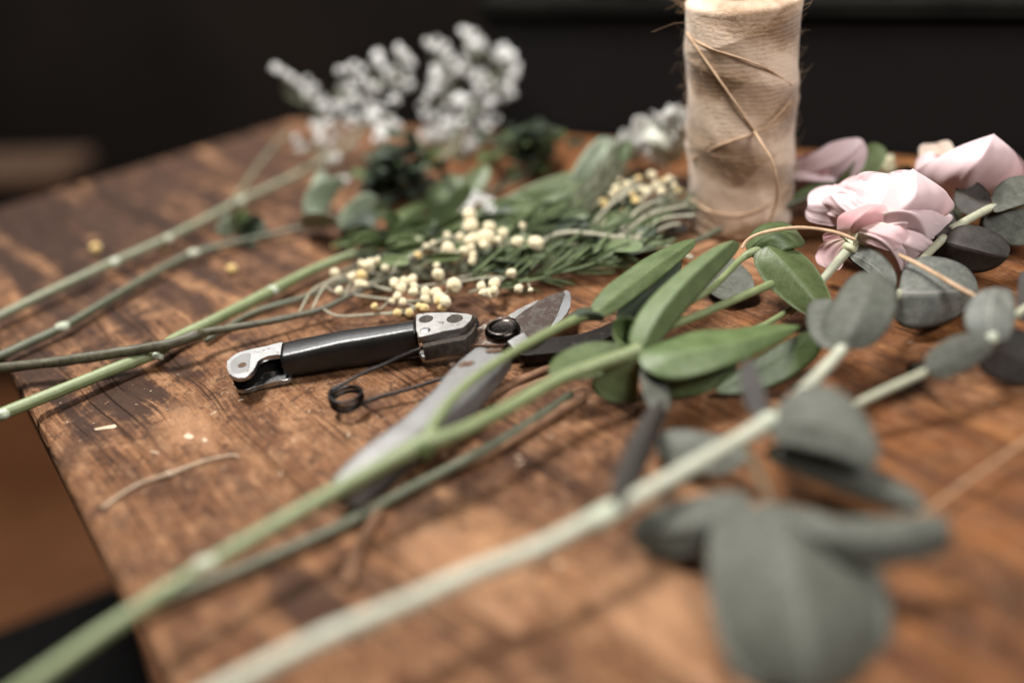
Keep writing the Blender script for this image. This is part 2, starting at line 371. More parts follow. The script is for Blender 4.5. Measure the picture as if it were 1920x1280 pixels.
M['alloy'] = metal_mat('worn_grey_alloy', (0.20, 0.196, 0.19), 0.5, 0.12, rust=(0.13, 0.06, 0.03), scale=130, metallic=0.55)
M['rust'] = metal_mat('rusty_plate', (0.28, 0.25, 0.22), 0.55, 0.30, rust=(0.115, 0.055, 0.028), scale=230)
M['bladed'] = metal_mat('grimy_blade', (0.115, 0.10, 0.09), 0.48, 0.27, rust=(0.040, 0.021, 0.014), grime=(0.018, 0.012, 0.009), scale=150)
M['hookm'] = metal_mat('blackened_hook', (0.035, 0.030, 0.027), 0.42, 0.14, rust=(0.055, 0.032, 0.02), scale=260)
M['bevel'] = metal_mat('sharpened_steel', (0.55, 0.56, 0.57), 0.34, 0.05, scale=200)
M['blued'] = metal_mat('blackened_bolt', (0.045, 0.038, 0.034), 0.26, 0.03, scale=160)
M['springm'] = metal_mat('dark_spring_wire', (0.028, 0.025, 0.024), 0.34, 0.08, scale=300)
M['grime'] = plain_mat('black_grime', (0.010, 0.008, 0.006), (0.05, 0.035, 0.025), 0.7, 500, 0.0008)
M['vinyl'] = plain_mat('black_vinyl', (0.006, 0.0055, 0.0055), (0.010, 0.009, 0.009), 0.33, 90, 0.0001, 0.4, 0, 900)
M['chip'] = plain_mat('pale_wood_chip', (0.36, 0.26, 0.17), (0.52, 0.41, 0.30), 0.8, 400)
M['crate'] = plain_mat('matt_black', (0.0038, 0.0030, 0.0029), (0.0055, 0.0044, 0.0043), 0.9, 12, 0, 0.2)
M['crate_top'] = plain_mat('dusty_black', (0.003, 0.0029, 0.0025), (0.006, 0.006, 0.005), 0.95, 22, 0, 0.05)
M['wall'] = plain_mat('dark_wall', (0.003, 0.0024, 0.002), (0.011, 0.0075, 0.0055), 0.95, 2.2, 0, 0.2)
M['floor'] = plain_mat('brown_floor', (0.115, 0.042, 0.015), (0.175, 0.068, 0.026), 0.55, 5, 0, 0.35)
M['benchwood'] = plain_mat('bench_wood', (0.06, 0.032, 0.019), (0.09, 0.050, 0.03), 0.8, 12, 0, 0.3)
M['darkwood'] = plain_mat('dark_stained_wood', (0.10, 0.05, 0.026), (0.20, 0.105, 0.055), 0.6, 18, 0, 0.35)
M['black'] = plain_mat('black_paint', (0.004, 0.004, 0.004), (0.006, 0.0055, 0.0055), 0.95, 20, 0, 0.03)

# ------------------------------------------------------------------ object helpers
class Thing:
    def __init__(s, name, label, cat, loc, group=None):
        o = bpy.data.objects.new(name, None); COL.objects.link(o)
        o.empty_display_size = 0.01
        o.location = loc; o['label'] = label; o['category'] = cat
        if group: o['group'] = group
        s.o = o; s.loc = Vector(loc)
    def part(s, name, me, parent=None, label=None):
        """me: mesh in world space; becomes a child of the thing (or of one of its parts)"""
        me.transform(Matrix.Translation(-s.loc))
        o = bpy.data.objects.new(name, me); COL.objects.link(o)
        o.parent = parent or s.o
        if label: o['label'] = label
        return o

def solo(name, me, label, cat, group=None, kind=None):
    if me.vertices:
        c = Vector((sum(v.co.x for v in me.vertices), sum(v.co.y for v in me.vertices), 0)) / len(me.vertices)
        c.z = min(v.co.z for v in me.vertices)
        me.transform(Matrix.Translation(-c))
    else: c = Vector()
    o = bpy.data.objects.new(name, me); COL.objects.link(o); o.location = c
    o['label'] = label; o['category'] = cat
    if group: o['group'] = group
    if kind: o['kind'] = kind
    return o

def mesh(name, verts, faces, mats, uvs=None, smooth=True, mi=None):
    me = bpy.data.meshes.new(name)
    me.from_pydata([tuple(v) for v in verts], [], faces)
    for m in (mats if isinstance(mats, (list, tuple)) else [mats]): me.materials.append(m)
    if uvs:
        l = me.uv_layers.new(name='UVMap')
        for lp in me.loops: l.data[lp.index].uv = uvs[lp.vertex_index]
    if smooth:
        me.polygons.foreach_set('use_smooth', [True] * len(me.polygons))
    if mi: me.polygons.foreach_set('material_index', mi)
    me.update()
    return me

def join(name, meshes):
    """several meshes made in world space become ONE mesh"""
    bm = bmesh.new(); mats = []
    for me in meshes:
        base = len(bm.faces)
        for m in me.materials:
            if m not in mats: mats.append(m)
        idx = [mats.index(m) for m in me.materials] or [0]
        bm.from_mesh(me); bm.faces.ensure_lookup_table()
        for f in bm.faces[base:]: f.material_index = idx[min(f.material_index, len(idx) - 1)]
    out = bpy.data.meshes.new(name); bm.to_mesh(out); bm.free()
    for m in mats: out.materials.append(m)
    for me in meshes: bpy.data.meshes.remove(me)
    return out

def cr(pts, n=6):
    """Catmull-Rom through tuples of floats"""
    if len(pts) < 3: n = max(n, 4)
    q = [tuple(2 * a - b for a, b in zip(pts[0], pts[1]))] + list(pts) + [tuple(2 * a - b for a, b in zip(pts[-1], pts[-2]))]
    out = []
    for i in range(1, len(q) - 2):
        p0, p1, p2, p3 = q[i - 1:i + 3]
        for k in range(n):
            t = k / n
            out.append(tuple(0.5 * (2 * b + (c - a) * t + (2 * a - 5 * b + 4 * c - d) * t * t + (3 * b - a - 3 * c + d) * t ** 3)
                             for a, b, c, d in zip(p0, p1, p2, p3)))
    out.append(tuple(pts[-1]))
    return out

def tube(pts, radii, mat, segs=10, name='tube', rough=0.0, cap=True, seed=0.0, flat=1.0):
    """pts in metres, radii in metres"""
    pts = [Vector(p) for p in pts]; n = len(pts)
    t0 = (pts[1] - pts[0]).normalized()
    a = t0.cross(Vector((0, 0, 1)));  a = a.normalized() if a.length > 1e-6 else Vector((1, 0, 0))
    V, U, F = [], [], []; L = 0
    for i, p in enumerate(pts):
        t = (pts[min(i + 1, n - 1)] - pts[max(i - 1, 0)]).normalized()
        a = (a - t * a.dot(t)).normalized(); b = t.cross(a)
        if i: L += (p - pts[i - 1]).length
        for k in range(segs):
            th = 2 * math.pi * k / segs
            r = radii[i]
            if rough: r *= 1 + rough * mnoise.noise(Vector((math.cos(th) * 1.4 + seed, math.sin(th) * 1.4, L * 160 + seed)))
            V.append(p + (a * math.cos(th) + b * math.sin(th) * flat) * r)
            U.append((abs(2 * k / segs - 1), L * 40))
    for i in range(n - 1):
        for k in range(segs):
            k2 = (k + 1) % segs
            F.append((i * segs + k, i * segs + k2, (i + 1) * segs + k2, (i + 1) * segs + k))
    if cap:
        F.append(tuple(range(segs - 1, -1, -1))); F.append(tuple((n - 1) * segs + k for k in range(segs)))
    return mesh(name, V, F, mat, U)

def stem(px, mat, r=None, n=7, segs=12, rough=0.06, name='stem', flat=1.0, bow=0.0):
    """px: (x, y, z cm [, radius cm]) through the photograph"""
    rows = []
    for q in px:
        w = P(q[0], q[1], q[2]); rr = q[3] if len(q) > 3 else r
        rows.append((w.x, w.y, w.z, rr * 0.01))
    rows = cr(rows, n)
    return tube([Vector(q[:3]) for q in rows], [q[3] for q in rows], mat, segs, name, rough, True, R.random() * 50, flat)

def bead(p, r, mat, name='bead', sq=(1, 1, 1), sub=2, nz=0.0):
    bm = bmesh.new(); bmesh.ops.create_icosphere(bm, subdivisions=sub, radius=r)
    for v in bm.verts:
        k = 1 + nz * mnoise.noise(v.co * (1.6 / r))
        v.co = Vector((v.co.x * sq[0] * k, v.co.y * sq[1] * k, v.co.z * sq[2] * k)) + p
    me = bpy.data.meshes.new(name); bm.to_mesh(me); bm.free()
    me.materials.append(mat)
    me.polygons.foreach_set('use_smooth', [True] * len(me.polygons))
    return me

def patch(B, T, L, Rr, Mi=None, peak=0.45, k=1.1, mats=None, nu=22, nv=12, ripple=0.0, cup=0.0, crease=1.0, wmin=0.0, thick=0.035, name='leaf', freq=9.0, tipcurl=0.0, pleat=0.0):
    """a leaf or petal through base, tip, the two edge points at its widest and (optionally) the midrib there; all world points"""
    B, T, L, Rr = Vector(B), Vector(T), Vector(L), Vector(Rr)
    if Mi is None: Mi = (B.lerp(T, peak) * 0.5 + (L + Rr) * 0.25)
    Mi = Vector(Mi); t = peak
    C = (Mi - B * (1 - t) ** 2 - T * t * t) / (2 * t * (1 - t))
    VL, VR = L - Mi, Rr - Mi
    nrm = (T - B).cross(Rr - L);  nrm = nrm.normalized() if nrm.length > 1e-9 else Vector((0, 0, 1))
    if nrm.z < 0: nrm.negate()
    size = (Rr - L).length; ph = R.random() * 20
    V, U, F = [], [], []
    for i in range(nu + 1):
        u = (1 - math.cos(math.pi * i / nu)) / 2
        uu = min(max(u, 1e-4), 1 - 1e-4)
        w = ((uu / peak) ** peak * ((1 - uu) / (1 - peak)) ** (1 - peak)) ** k
        w = max(w, wmin) if 0 < i < nu else max(w * .3, wmin, .012)
        c = B * (1 - u) ** 2 + C * 2 * u * (1 - u) + T * u * u
        for j in range(nv + 1):
            v = 2 * j / nv - 1
            s = abs(v)
            side = (VL if v < 0 else VR) * (w * s ** crease * (1 + (.35 * pleat / .03 * .22 * mnoise.noise(Vector((u * 7, ph + (9 if v < 0 else 0), 2.2))) if pleat else 0)))
            off = nrm * (size * (cup * (s * s - 0.4) * w + ripple * s * s * math.sin(u * freq + ph + (2.1 if v < 0 else 0)) * w
                         + 0.024 * mnoise.noise(Vector((u * 3 + ph, v * 1.6, ph)))
                         + tipcurl * max(0, u - 0.6) ** 2
                         + pleat * min(1, w * 1.5) * (mnoise.noise(Vector((u * 1.3 + ph, v * 4.5, ph * 2))) + .5 * mnoise.noise(Vector((u * 2.5, v * 11 + ph, ph))) * u)))
            V.append(c + side + off); U.append((u, j / nv))
    for i in range(nu):
        for j in range(nv):
            a = i * (nv + 1) + j
            F.append((a, a + 1, a + nv + 2, a + nv + 1))
    # give it thickness: a second sheet below, joined round the rim
    h = thick * 0.005; n0 = len(V)
    NN = []
    W = nv + 1
    for i in range(nu + 1):
        for j in range(W):
            a = V[min(i + 1, nu) * W + j] - V[max(i - 1, 0) * W + j]
            b = V[i * W + min(j + 1, nv)] - V[i * W + max(j - 1, 0)]
            q = b.cross(a)
            NN.append(q.normalized() if q.length > 1e-14 else nrm)
    sgn = 1.0
    if sum(q.dot(nrm) for q in NN) < 0: sgn = -1.0
    top = [v + q * (h * sgn) for v, q in zip(V, NN)]
    bot = [v - q * (h * sgn) for v, q in zip(V, NN)]
    if sgn > 0: Ft = [f[::-1] for f in F]; Fb = [tuple(x + n0 for x in f) for f in F]
    else: Ft = list(F); Fb = [tuple(x + n0 for x in f[::-1]) for f in F]
    rim = [j for j in range(W)] + [i * W + nv for i in range(1, nu + 1)] + [nu * W + j for j in range(nv - 1, -1, -1)] + [i * W for i in range(nu - 1, 0, -1)]
    Fr = []
    for q in range(len(rim)):
        a, b = rim[q], rim[(q + 1) % len(rim)]
        Fr.append((a, b, b + n0, a + n0))
    ms = mats if isinstance(mats, (list, tuple)) else [mats]
    mi = [0] * len(Ft) + [min(1, len(ms) - 1)] * len(Fb) + [0] * len(Fr)
    return mesh(name, top + bot, Ft + Fb + Fr, ms, U + U, True, mi)

def leaf(B, T, L, Rr, Mi=None, mats=None, **kw):
    f = lambda q: P(*q) if q is not None else None
    return patch(f(B), f(T), f(L), f(Rr), f(Mi), mats=mats, **kw)

def bevel_mesh(me, w, segs=2, ang=30):
    bm = bmesh.new(); bm.from_mesh(me)
    es = [e for e in bm.edges if len(e.link_faces) == 2 and e.calc_face_angle(0) > math.radians(ang)]
    bmesh.ops.bevel(bm, geom=es, offset=w, segments=segs, profile=0.5, affect='EDGES', clamp_overlap=True)
    bm.to_mesh(me); bm.free()
    me.polygons.foreach_set('use_smooth', [True] * len(me.polygons))
    return me

def prism(px, z1, z0, mat, bev=0.03, name='plate', inset=0.0, smooth_n=0, tilt=None):
    """outline traced at height z1 (cm), carried straight down to z0"""
    pts = [P(x, y, z1) for x, y in px]
    if smooth_n:
        q = [tuple(p) for p in pts]; q = q[-2:] + q + q[:2]
        c = cr(q, smooth_n); pts = [Vector(p) for p in c[2 * smooth_n:-(2 * smooth_n) - 0 - 1 + 0]][:len(px) * smooth_n]
    n = len(pts)
    area = sum(pts[i].x * pts[(i + 1) % n].y - pts[(i + 1) % n].x * pts[i].y for i in range(n))
    if area < 0: pts.reverse()
    bm = bmesh.new()
    top = [bm.verts.new(p) for p in pts]
    bot = [bm.verts.new((p.x, p.y, z0 * 0.01)) for p in pts]
    bm.faces.new(top); bm.faces.new(bot[::-1])
    for i in range(n):
        j = (i + 1) % n
        bm.faces.new((top[j], top[i], bot[i], bot[j]))
    if bev:
        es = [e for e in bm.edges if all(v in top for v in e.verts) or all(v in bot for v in e.verts)]
        bmesh.ops.bevel(bm, geom=es, offset=bev * 0.01, segments=3, profile=0.5, affect='EDGES', clamp_overlap=True)
    bmesh.ops.triangulate(bm, faces=[f for f in bm.faces if len(f.verts) > 4])
    bmesh.ops.recalc_face_normals(bm, faces=bm.faces)
    me = bpy.data.meshes.new(name); bm.to_mesh(me); bm.free()
    me.materials.append(mat)
    for p in me.polygons: p.use_smooth = abs(p.normal.z) < 0.97 
    return me

def lathe(c, prof, mat, segs=40, name='lathe'):
    V, F, U = [], [], []
    for i, (r, z) in enumerate(prof):
        for k in range(segs):
            th = 2 * math.pi * k / segs
            V.append(c + Vector((r * math.cos(th), r * math.sin(th), z)) * 0.01); U.append((k / segs, i / (len(prof) - 1)))
    for i in range(len(prof) - 1):
        for k in range(segs):
            k2 = (k + 1) % segs
            F.append((i * segs + k, i * segs + k2, (i + 1) * segs + k2, (i + 1) * segs + k))
    F.append(tuple(range(segs - 1, -1, -1))); F.append(tuple((len(prof) - 1) * segs + k for k in range(segs)))
    return mesh(name, V, F, mat, U)

def loft(stations, mat, name='loft', segs=28, sq=3.4):
    """stations: (centre Vector (m), half-width vector, z0, z1 in m) -> rounded-box bar"""
    V, F, U = [], [], []; n = len(stations)
    for i, (c, hw, z0, z1) in enumerate(stations):
        for k in range(segs):
            th = 2 * math.pi * k / segs
            cs, sn = math.cos(th), math.sin(th)
            a = math.copysign(abs(cs) ** (2 / sq), cs); b = math.copysign(abs(sn) ** (2 / sq), sn)
            q = c + hw * a; V.append(Vector((q.x, q.y, (z0 + z1) / 2 + b * (z1 - z0) / 2)))
            U.append((k / segs, i * 0.1))
    for i in range(n - 1):
        for k in range(segs):
            k2 = (k + 1) % segs
            F.append((i * segs + k, i * segs + k2, (i + 1) * segs + k2, (i + 1) * segs + k))
    F.append(tuple(range(segs - 1, -1, -1))); F.append(tuple((n - 1) * segs + k for k in range(segs)))
    me = mesh(name, V, F, mat, U)
    bm = bmesh.new(); bm.from_mesh(me); bmesh.ops.recalc_face_normals(bm, faces=bm.faces); bm.to_mesh(me); bm.free()
    return me

def box(x0, x1, y0, y1, z0, z1, mat, bev=0.004, name='box', rot=0.0, piv=None):
    bm = bmesh.new(); bmesh.ops.create_cube(bm, size=1)
    for v in bm.verts: v.co = Vector((x0 + (v.co.x + .5) * (x1 - x0), y0 + (v.co.y + .5) * (y1 - y0), z0 + (v.co.z + .5) * (z1 - z0)))
    if bev: bmesh.ops.bevel(bm, geom=list(bm.edges), offset=bev, segments=2, profile=0.5, affect='EDGES')
    if rot: bmesh.ops.rotate(bm, verts=bm.verts, cent=piv or Vector(((x0 + x1) / 2, (y0 + y1) / 2, 0)), matrix=Matrix.Rotation(rot, 3, 'Z'))
    me = bpy.data.meshes.new(name); bm.to_mesh(me); bm.free(); me.materials.append(mat)
    return me

LEAF = [M['leaf'], M['leaf_under']]
EUC = [M['euc'], M['euc_under']]
EUCS = [M['euc_spk'], M['euc_under']]
EUCD = [M['euc_dark'], M['euc_dark']]
DULL = [M['dull'], M['dull']]
PALE = [M['pale'], M['pale']]

# ================================================================== the setting: floor, wall, table, bench, stool, crate
def grid_mesh(x0, x1, y0, y1, z, mat, name):
    return mesh(name, [(x0, y0, z), (x1, y0, z), (x1, y1, z), (x0, y1, z)], [(0, 1, 2, 3)], mat, smooth=False)
fl = bpy.data.objects.new('floor', grid_mesh(-4, 4, -2, 4, -0.74, M['floor'], 'floor')); COL.objects.link(fl); fl['kind'] = 'structure'
fl['label'] = 'warm brown floor far below the left edge of the table'
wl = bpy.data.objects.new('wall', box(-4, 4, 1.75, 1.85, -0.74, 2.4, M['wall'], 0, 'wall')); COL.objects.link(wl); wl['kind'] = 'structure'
wl['label'] = 'dark wall in deep shade behind the table'

# table: left edge and far-left edge as the photograph shows them
eA, eB = P(300, 1262, 0), P(40, 740, 0)
fA, fB = P(0, 386, 0), P(520, 231, 0)
def isect(p, q, r, s):
    d1, d2 = q - p, s - r
    t = ((r.x - p.x) * d2.y - (r.y - p.y) * d2.x) / (d1.x * d2.y - d1.y * d2.x)
    return p + d1 * t
corner = isect(eA, eB, fA, fB)
dirL = (eA - eB).normalized(); dirF = (fB - fA).normalized()
c1 = corner; c2 = corner + dirL * 0.95; c3 = c2 + Vector((0.95, 0.35, 0)); c4 = P(552, 221, 0); c5 = c4 + (P(1920, 301, 0) - c4) * 1.25
tab = Thing('wooden_table', 'worn brown wooden work table with rubbed varnish, under the shears and cut flowers', 'table', (0.1, 0.5, -0.74))
def slab(poly, z1, z0, mat, bev, name):
    bm = bmesh.new(); n = len(poly)
    top = [bm.verts.new((p.x, p.y, z1)) for p in poly]; bot = [bm.verts.new((p.x, p.y, z0)) for p in poly]
    bm.faces.new(top); bm.faces.new(bot[::-1])
    for i in range(n): bm.faces.new((top[(i + 1) % n], top[i], bot[i], bot[(i + 1) % n]))
    bmesh.ops.recalc_face_normals(bm, faces=bm.faces)
    if bev: bmesh.ops.bevel(bm, geom=[e for e in bm.edges if all(v in top for v in e.verts)], offset=bev, segments=4, profile=0.6, affect='EDGES')
    me = bpy.data.meshes.new(name); bm.to_mesh(me); bm.free(); me.materials.append(mat); return me
poly = [c1, c2, c3, c5, c4]
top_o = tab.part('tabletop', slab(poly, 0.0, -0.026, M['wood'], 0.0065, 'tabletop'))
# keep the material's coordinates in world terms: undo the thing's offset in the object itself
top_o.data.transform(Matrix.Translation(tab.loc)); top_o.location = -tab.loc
cen = sum(poly, Vector()) / len(poly)
inn = [cen + (p - cen) * 0.90 for p in poly]
tab.part('apron', slab(inn, -0.0262, -0.095, M['darkwood'], 0, 'apron'))
for p in (inn[0], inn[1], inn[2], inn[3]):
    q = cen + (p - cen) * 0.72
    tab.part('leg', box(q.x - .03, q.x + .03, q.y - .03, q.y + .03, -0.74, -0.0952, M['darkwood'], 0.003, 'leg'))

b0, b1 = P(-420, 312, -20), P(140, 300, -20)
bench = Thing('wooden_bench', 'blurred brown bench standing in the shade beyond the far left edge of the table', 'bench', ((b0.x + b1.x) / 2, (b0.y + b1.y) / 2, -0.74))
bd = b1 - b0; bang = math.atan2(bd.y, bd.x); BL = bd.length
def bench_part(x0, x1, y0, y1, z0, z1, mat, bev, name):
    me = box(x0, x1, y0, y1, z0, z1, mat, bev, name)
    me.transform(Matrix.Translation(Vector((b0.x, b0.y, 0))) @ Matrix.Rotation(bang, 4, 'Z')); return me
bench.part('seat', bench_part(0, BL, -.05, .05, -.225, -.20, M['benchwood'], .006, 'seat'))
for xx in (.06, BL - .06):
    bench.part('leg', bench_part(xx - .02, xx + .02, -.025, .025, -.7395, -.2255, M['darkwood'], .003, 'leg'))

sp = P(150, 1118, -38)
stool = Thing('stool', 'black stool on the brown floor just below the left table edge', 'stool', (sp.x, sp.y, -0.74))
stool.part('seat', box(sp.x - .30, sp.x + .035, sp.y - .30, sp.y + .02, -.42, -.38, M['black'], .008, 'seat', math.radians(24), Vector((sp.x + .035, sp.y + .02, 0))))
for ax, ay in ((-.04, -.04), (-.24, .02), (-.18, -.22), (.04, -.24)):
    q = Vector((sp.x + ax, sp.y + ay - .02, 0))
    stool.part('leg', tube([q + Vector((0, 0, -.4205)), q + Vector((0, 0, -.739))], [.014, .012], M['black'], 10, 'leg'))

# black cabinet standing right behind the table
k0 = P(905, 262, 0) ; k1 = P(1920, 301, 0)
kd = (c5 - c4).normalized(); kn = Vector((-kd.y, kd.x, 0))
k0 = c4 + kd * ((k0 - c4).dot(kd)) + kn * 0.006; LEN = 0.85; CH = 0.080
crate = Thing('black_cabinet', 'long matt black cabinet standing right behind the table and the twine spool', 'cabinet', (k0.x + kd.x * LEN / 2, k0.y + kd.y * LEN / 2, -0.74))
ang = math.atan2(kd.y, kd.x)
def crate_part(x0, x1, y0, y1, z0, z1, mat, bev, name):
    me = box(x0, x1, y0, y1, z0, z1, mat, bev, name)
    me.transform(Matrix.Translation(Vector((k0.x, k0.y, 0))) @ Matrix.Rotation(ang, 4, 'Z')); return me
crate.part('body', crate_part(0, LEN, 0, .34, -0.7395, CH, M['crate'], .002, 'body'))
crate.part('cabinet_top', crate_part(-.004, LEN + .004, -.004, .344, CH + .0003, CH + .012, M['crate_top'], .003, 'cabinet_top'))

# ================================================================== twine spool
sb = P(1386, 455, 0)                                   # nearest point of its foot
rb = 2.74
sc_ = sb + Vector((sb.x, sb.y, 0)).normalized() * (rb * 0.01)
# height so that the upper front rim sits near the top of the picture
def z_for(g_, py):
    lo_, hi_ = 0.0, 22.0
    for _ in range(50):
        m_ = (lo_ + hi_) / 2
        if proj(Vector((g_.x, g_.y, m_ * .01)))[1] > py: lo_ = m_
        else: hi_ = m_
    return lo_
ztop = z_for(sb, 24)
spool = Thing('twine_spool', 'tall spool of tan jute twine standing upright on the table', 'twine spool', sc_)
prof = [(rb - .5, .0), (rb - .12, .05), (rb + .02, .25)]
N = 150
for i in range(1, N):
    t = i / N
    prof.append((rb + .02 + .10 * t, .25 + (ztop - .4) * t))
prof += [(rb + .16, ztop - .05), (rb + .02, ztop + .12), (rb - .35, ztop + .25), (rb - 1.2, ztop + .3), (1.4, ztop + .22), (1.25, ztop - .4)]
wound = lathe(sc_, prof, M['twine'], 120, 'wound_twine')
for v in wound.vertices:                               # lumpy, hand-wound outline
    d = Vector((v.co.x - sc_.x, v.co.y - sc_.y, 0)); 
    if d.length > .015:
        th_ = math.atan2(d.y, d.x); zz = v.co.z * 100
        lap = lambda q: abs((q % 1.0) - .5) * 2
        A1 = lap(zz / 4.3 + th_ / 6.2832 * 1.0 + .2); A2 = lap(zz / 5.1 - th_ / 6.2832 * 1.0 + .55)
        wd = max(A1 ** 3, A2 ** 3)
        fine = math.sin((zz * 1.0 + (th_ if A1 > A2 else -th_) * .75) * 38) * .00003
        d_k = wd * .0016 + fine
        v.co += d.normalized() * d_k
        k = mnoise.noise(Vector((math.atan2(d.y, d.x) * 2.2, v.co.z * 40, 3))) * .0006 + mnoise.noise(Vector((math.atan2(d.y, d.x) * 6 + v.co.z * 120, v.co.z * 110, 7))) * .0003
        v.co += d.normalized() * k
spool.part('wound_twine', wound)
spool.part('cardboard_tube', lathe(sc_, [(1.0, ztop - .3), (1.0, ztop + .55), (1.18, ztop + .55), (1.18, ztop - .3)], M['strand_dark'], 32, 'cardboard_tube'))
def wrap(points, r, name):
    """strand lying on the spool: list of (pixel x, pixel y) on the visible face"""
    out = []
    for x, y in points:
        # ray to the cylinder
        u, v = uv_of(x, y)
        o = Vector((0, 0, HC)); d = Vector((u, CT - v * ST, -(ST + v * CT)))
        c = sc_ * 100
        rr = rb + .26
        a = d.x ** 2 + d.y ** 2; b = 2 * (d.x * (o.x - c.x) + d.y * (o.y - c.y)); cc = (o.x - c.x) ** 2 + (o.y - c.y) ** 2 - rr * rr
        D = b * b - 4 * a * cc
        t = (-b - math.sqrt(max(D, 0))) / (2 * a)
        out.append(tuple((o + d * t) * 0.01))
    q = [Vector(p) for p in cr(out, 8)]
    return tube(q, [r * .01] * len(q), M['strand'], 8, name, 0.15, True, R.random() * 9)
spool.part('strand', wrap([(1287, 62), (1310, 95), (1345, 145), (1380, 195), (1416, 247)], 0.062, 'strand'))
spool.part('strand', wrap([(1287, 66), (1330, 90), (1390, 110), (1440, 130), (1484, 160)], 0.05, 'strand'))
spool.part('strand', wrap([(1482, 190), (1460, 215), (1435, 238), (1410, 252), (1350, 272), (1294, 300)], 0.05, 'strand'))
spool.part('strand', wrap([(1293, 372), (1330, 395), (1390, 402), (1440, 385), (1478, 350)], 0.05, 'strand'))
lo = wrap([(1414, 246), (1428, 265)], .09, 'x')
bpy.data.meshes.remove(lo)
loose_px = [(1414, 247), (1430, 272), (1446, 300), (1456, 335), (1457, 370), (1449, 400), (1440, 420)]
rowsl = []
for i, (x, y) in enumerate(loose_px):
    rowsl.append(tuple(Pd(x, y, (depth(sb) - 3.2) + [-.6, -.9, -.9, -.5, .5, 1.4, 2.0][i])))
q = [Vector(p) for p in cr(rowsl, 7)]
spool.part('loose_strand', tube(q, [.00075] * len(q), M['strand'], 8, 'loose_strand', .2))
# fuzz standing off the jute
fz = []
for i in range(800):
    a = R.uniform(0, 2 * math.pi); z = R.uniform(.3, ztop + .3)
    p = sc_ + Vector((math.cos(a) * (rb + .15), math.sin(a) * (rb + .15), z)) * .01
    d = Vector((math.cos(a), math.sin(a), R.uniform(-.8, .9))).normalized()
    s = Vector((-math.sin(a), math.cos(a), R.uniform(-1, 1)))
    l = abs(R.gauss(0, .004)) + .001
    fz.append(tube([p - d * .001, p + d * l * .4 + s * l * .5, p + d * l * .55 + s * l], [.00006, .00005, .00003], M['strand'], 3, 'f', 0, False))
for i in range(26):
    a = R.uniform(0, 2 * math.pi); p = sc_ + Vector((math.cos(a) * (rb + .1), math.sin(a) * (rb + .1), ztop - R.uniform(0, .6))) * .01
    l = R.uniform(.008, .025); d = Vector((math.cos(a), math.sin(a), R.uniform(.2, 1.2))).normalized(); s = Vector((-math.sin(a), math.cos(a), R.uniform(-.6, .6))) * R.choice((-1, 1))
    fz.append(tube([p, p + d * l * .5 + s * l * .2, p + d * l * .8 + s * l * .8], [.00012, .0001, .00005], M['strand_dark'], 3, 'f', 0, False))
fo = spool.part('fibres', join('fibres', fz)); fo['kind'] = 'stuff'

# ================================================================== pruning shears
def A(X, Y): return (760 + X / 4.267, 520 + Y / 4.267)
def Bq(X, Y): return (410 + X / 4.267, 570 + Y / 4.267)
pv = P(*A(780, 440), 0)
sh = Thing('pruning_shears', 'old pruning shears lying open on the table with one black handle and rusty blade', 'pruning shears', pv)
# black sleeve
stn = []
raw = [((526, 637, 1.5), (540, 712, .2)), ((560, 629, 1.56), (568, 708, .2)), ((600, 621.5, 1.64), (606, 702, .2)), ((640, 613, 1.72), (650, 695, .2)), ((680, 607.5, 1.76), (692, 689, .22)),
       ((722, 603, 1.80), (733, 682, .25)), ((755, 598.5, 1.84), (762, 677, .28)), ((779, 593.5, 1.86), (787, 673, .3))]
for (b, f) in raw:
    pb, pf = P(*b), P(*f)
    xm = (pb.x + pf.x) / 2
    pb = Vector((xm - .0004, pb.y, 0)); pf = Vector((xm + .0004, pf.y, 0))
    stn.append(((pb + pf) / 2, (pf - pb) / 2, f[2] * .01, b[2] * .01))
def densify(stn, n=5):
    rows = [(*s[0], *s[1], s[2], s[3]) for s in stn]
    return [(Vector(r[:3]), Vector(r[3:6]), r[6], r[7]) for r in cr(rows, n)]
stn = densify(stn)
e0, e1 = stn[0], stn[-1]
stn = [(e0[0] + Vector((-.0002, 0, 0)), e0[1] * .93, e0[2] + .0005, e0[3] - .0005)] + stn + [(e1[0] + Vector((.0002, 0, 0)), e1[1] * .93, e1[2] + .0005, e1[3] - .0005)]
grip = sh.part('grip_sleeve', loft(stn, M['vinyl'], 'grip_sleeve', 36, 3.6), label='black vinyl sleeve')
# channel end of the same handle
flange = [Bq(*q) for q in [(520, 300), (430, 325), (300, 352), (180, 380), (95, 420), (66, 470), (74, 535), (105, 575), (175, 586), (245, 562), (285, 515), (308, 465), (350, 425), (430, 405), (520, 392)]]
up = sh.part('handle_end', prism(flange, 1.38, 1.14, M['steel'], .05, 'handle_end', smooth_n=3), label='bare steel end of the black handle')
inner = [Bq(*q) for q in [(260, 395), (180, 405), (115, 440), (95, 475), (100, 525), (130, 553), (175, 555), (225, 535), (255, 490)]]
dish = sh.part('dished_plate', prism(inner, 1.386, 1.2, M['alloy'], .02, 'dished_plate', smooth_n=3), up)
hc = P(*Bq(187, 487), 1.39)
sh.part('rivet_hole', lathe(Vector((hc.x, hc.y, 0)), [(.20, 1.32), (.20, 1.405), (.15, 1.41), (.13, 1.392), (.02, 1.390)], M['rust'], 24, 'rivet_hole'), up)
core = [Bq(*q) for q in [(560, 330), (300, 375), (160, 410), (105, 450), (92, 520), (110, 562), (190, 565), (270, 520), (330, 440), (560, 385)]]
sh.part('handle_core', prism(core, 1.12, .36, M['black'], .03, 'handle_core', smooth_n=2))  # solid black for the plastic and the shadow between the flanges
lowf = [Bq(*q) for q in [(130, 640), (200, 630), (290, 600), (400, 545), (500, 500), (560, 490), (580, 590), (450, 618), (300, 655), (215, 685), (160, 682), (135, 665)]]
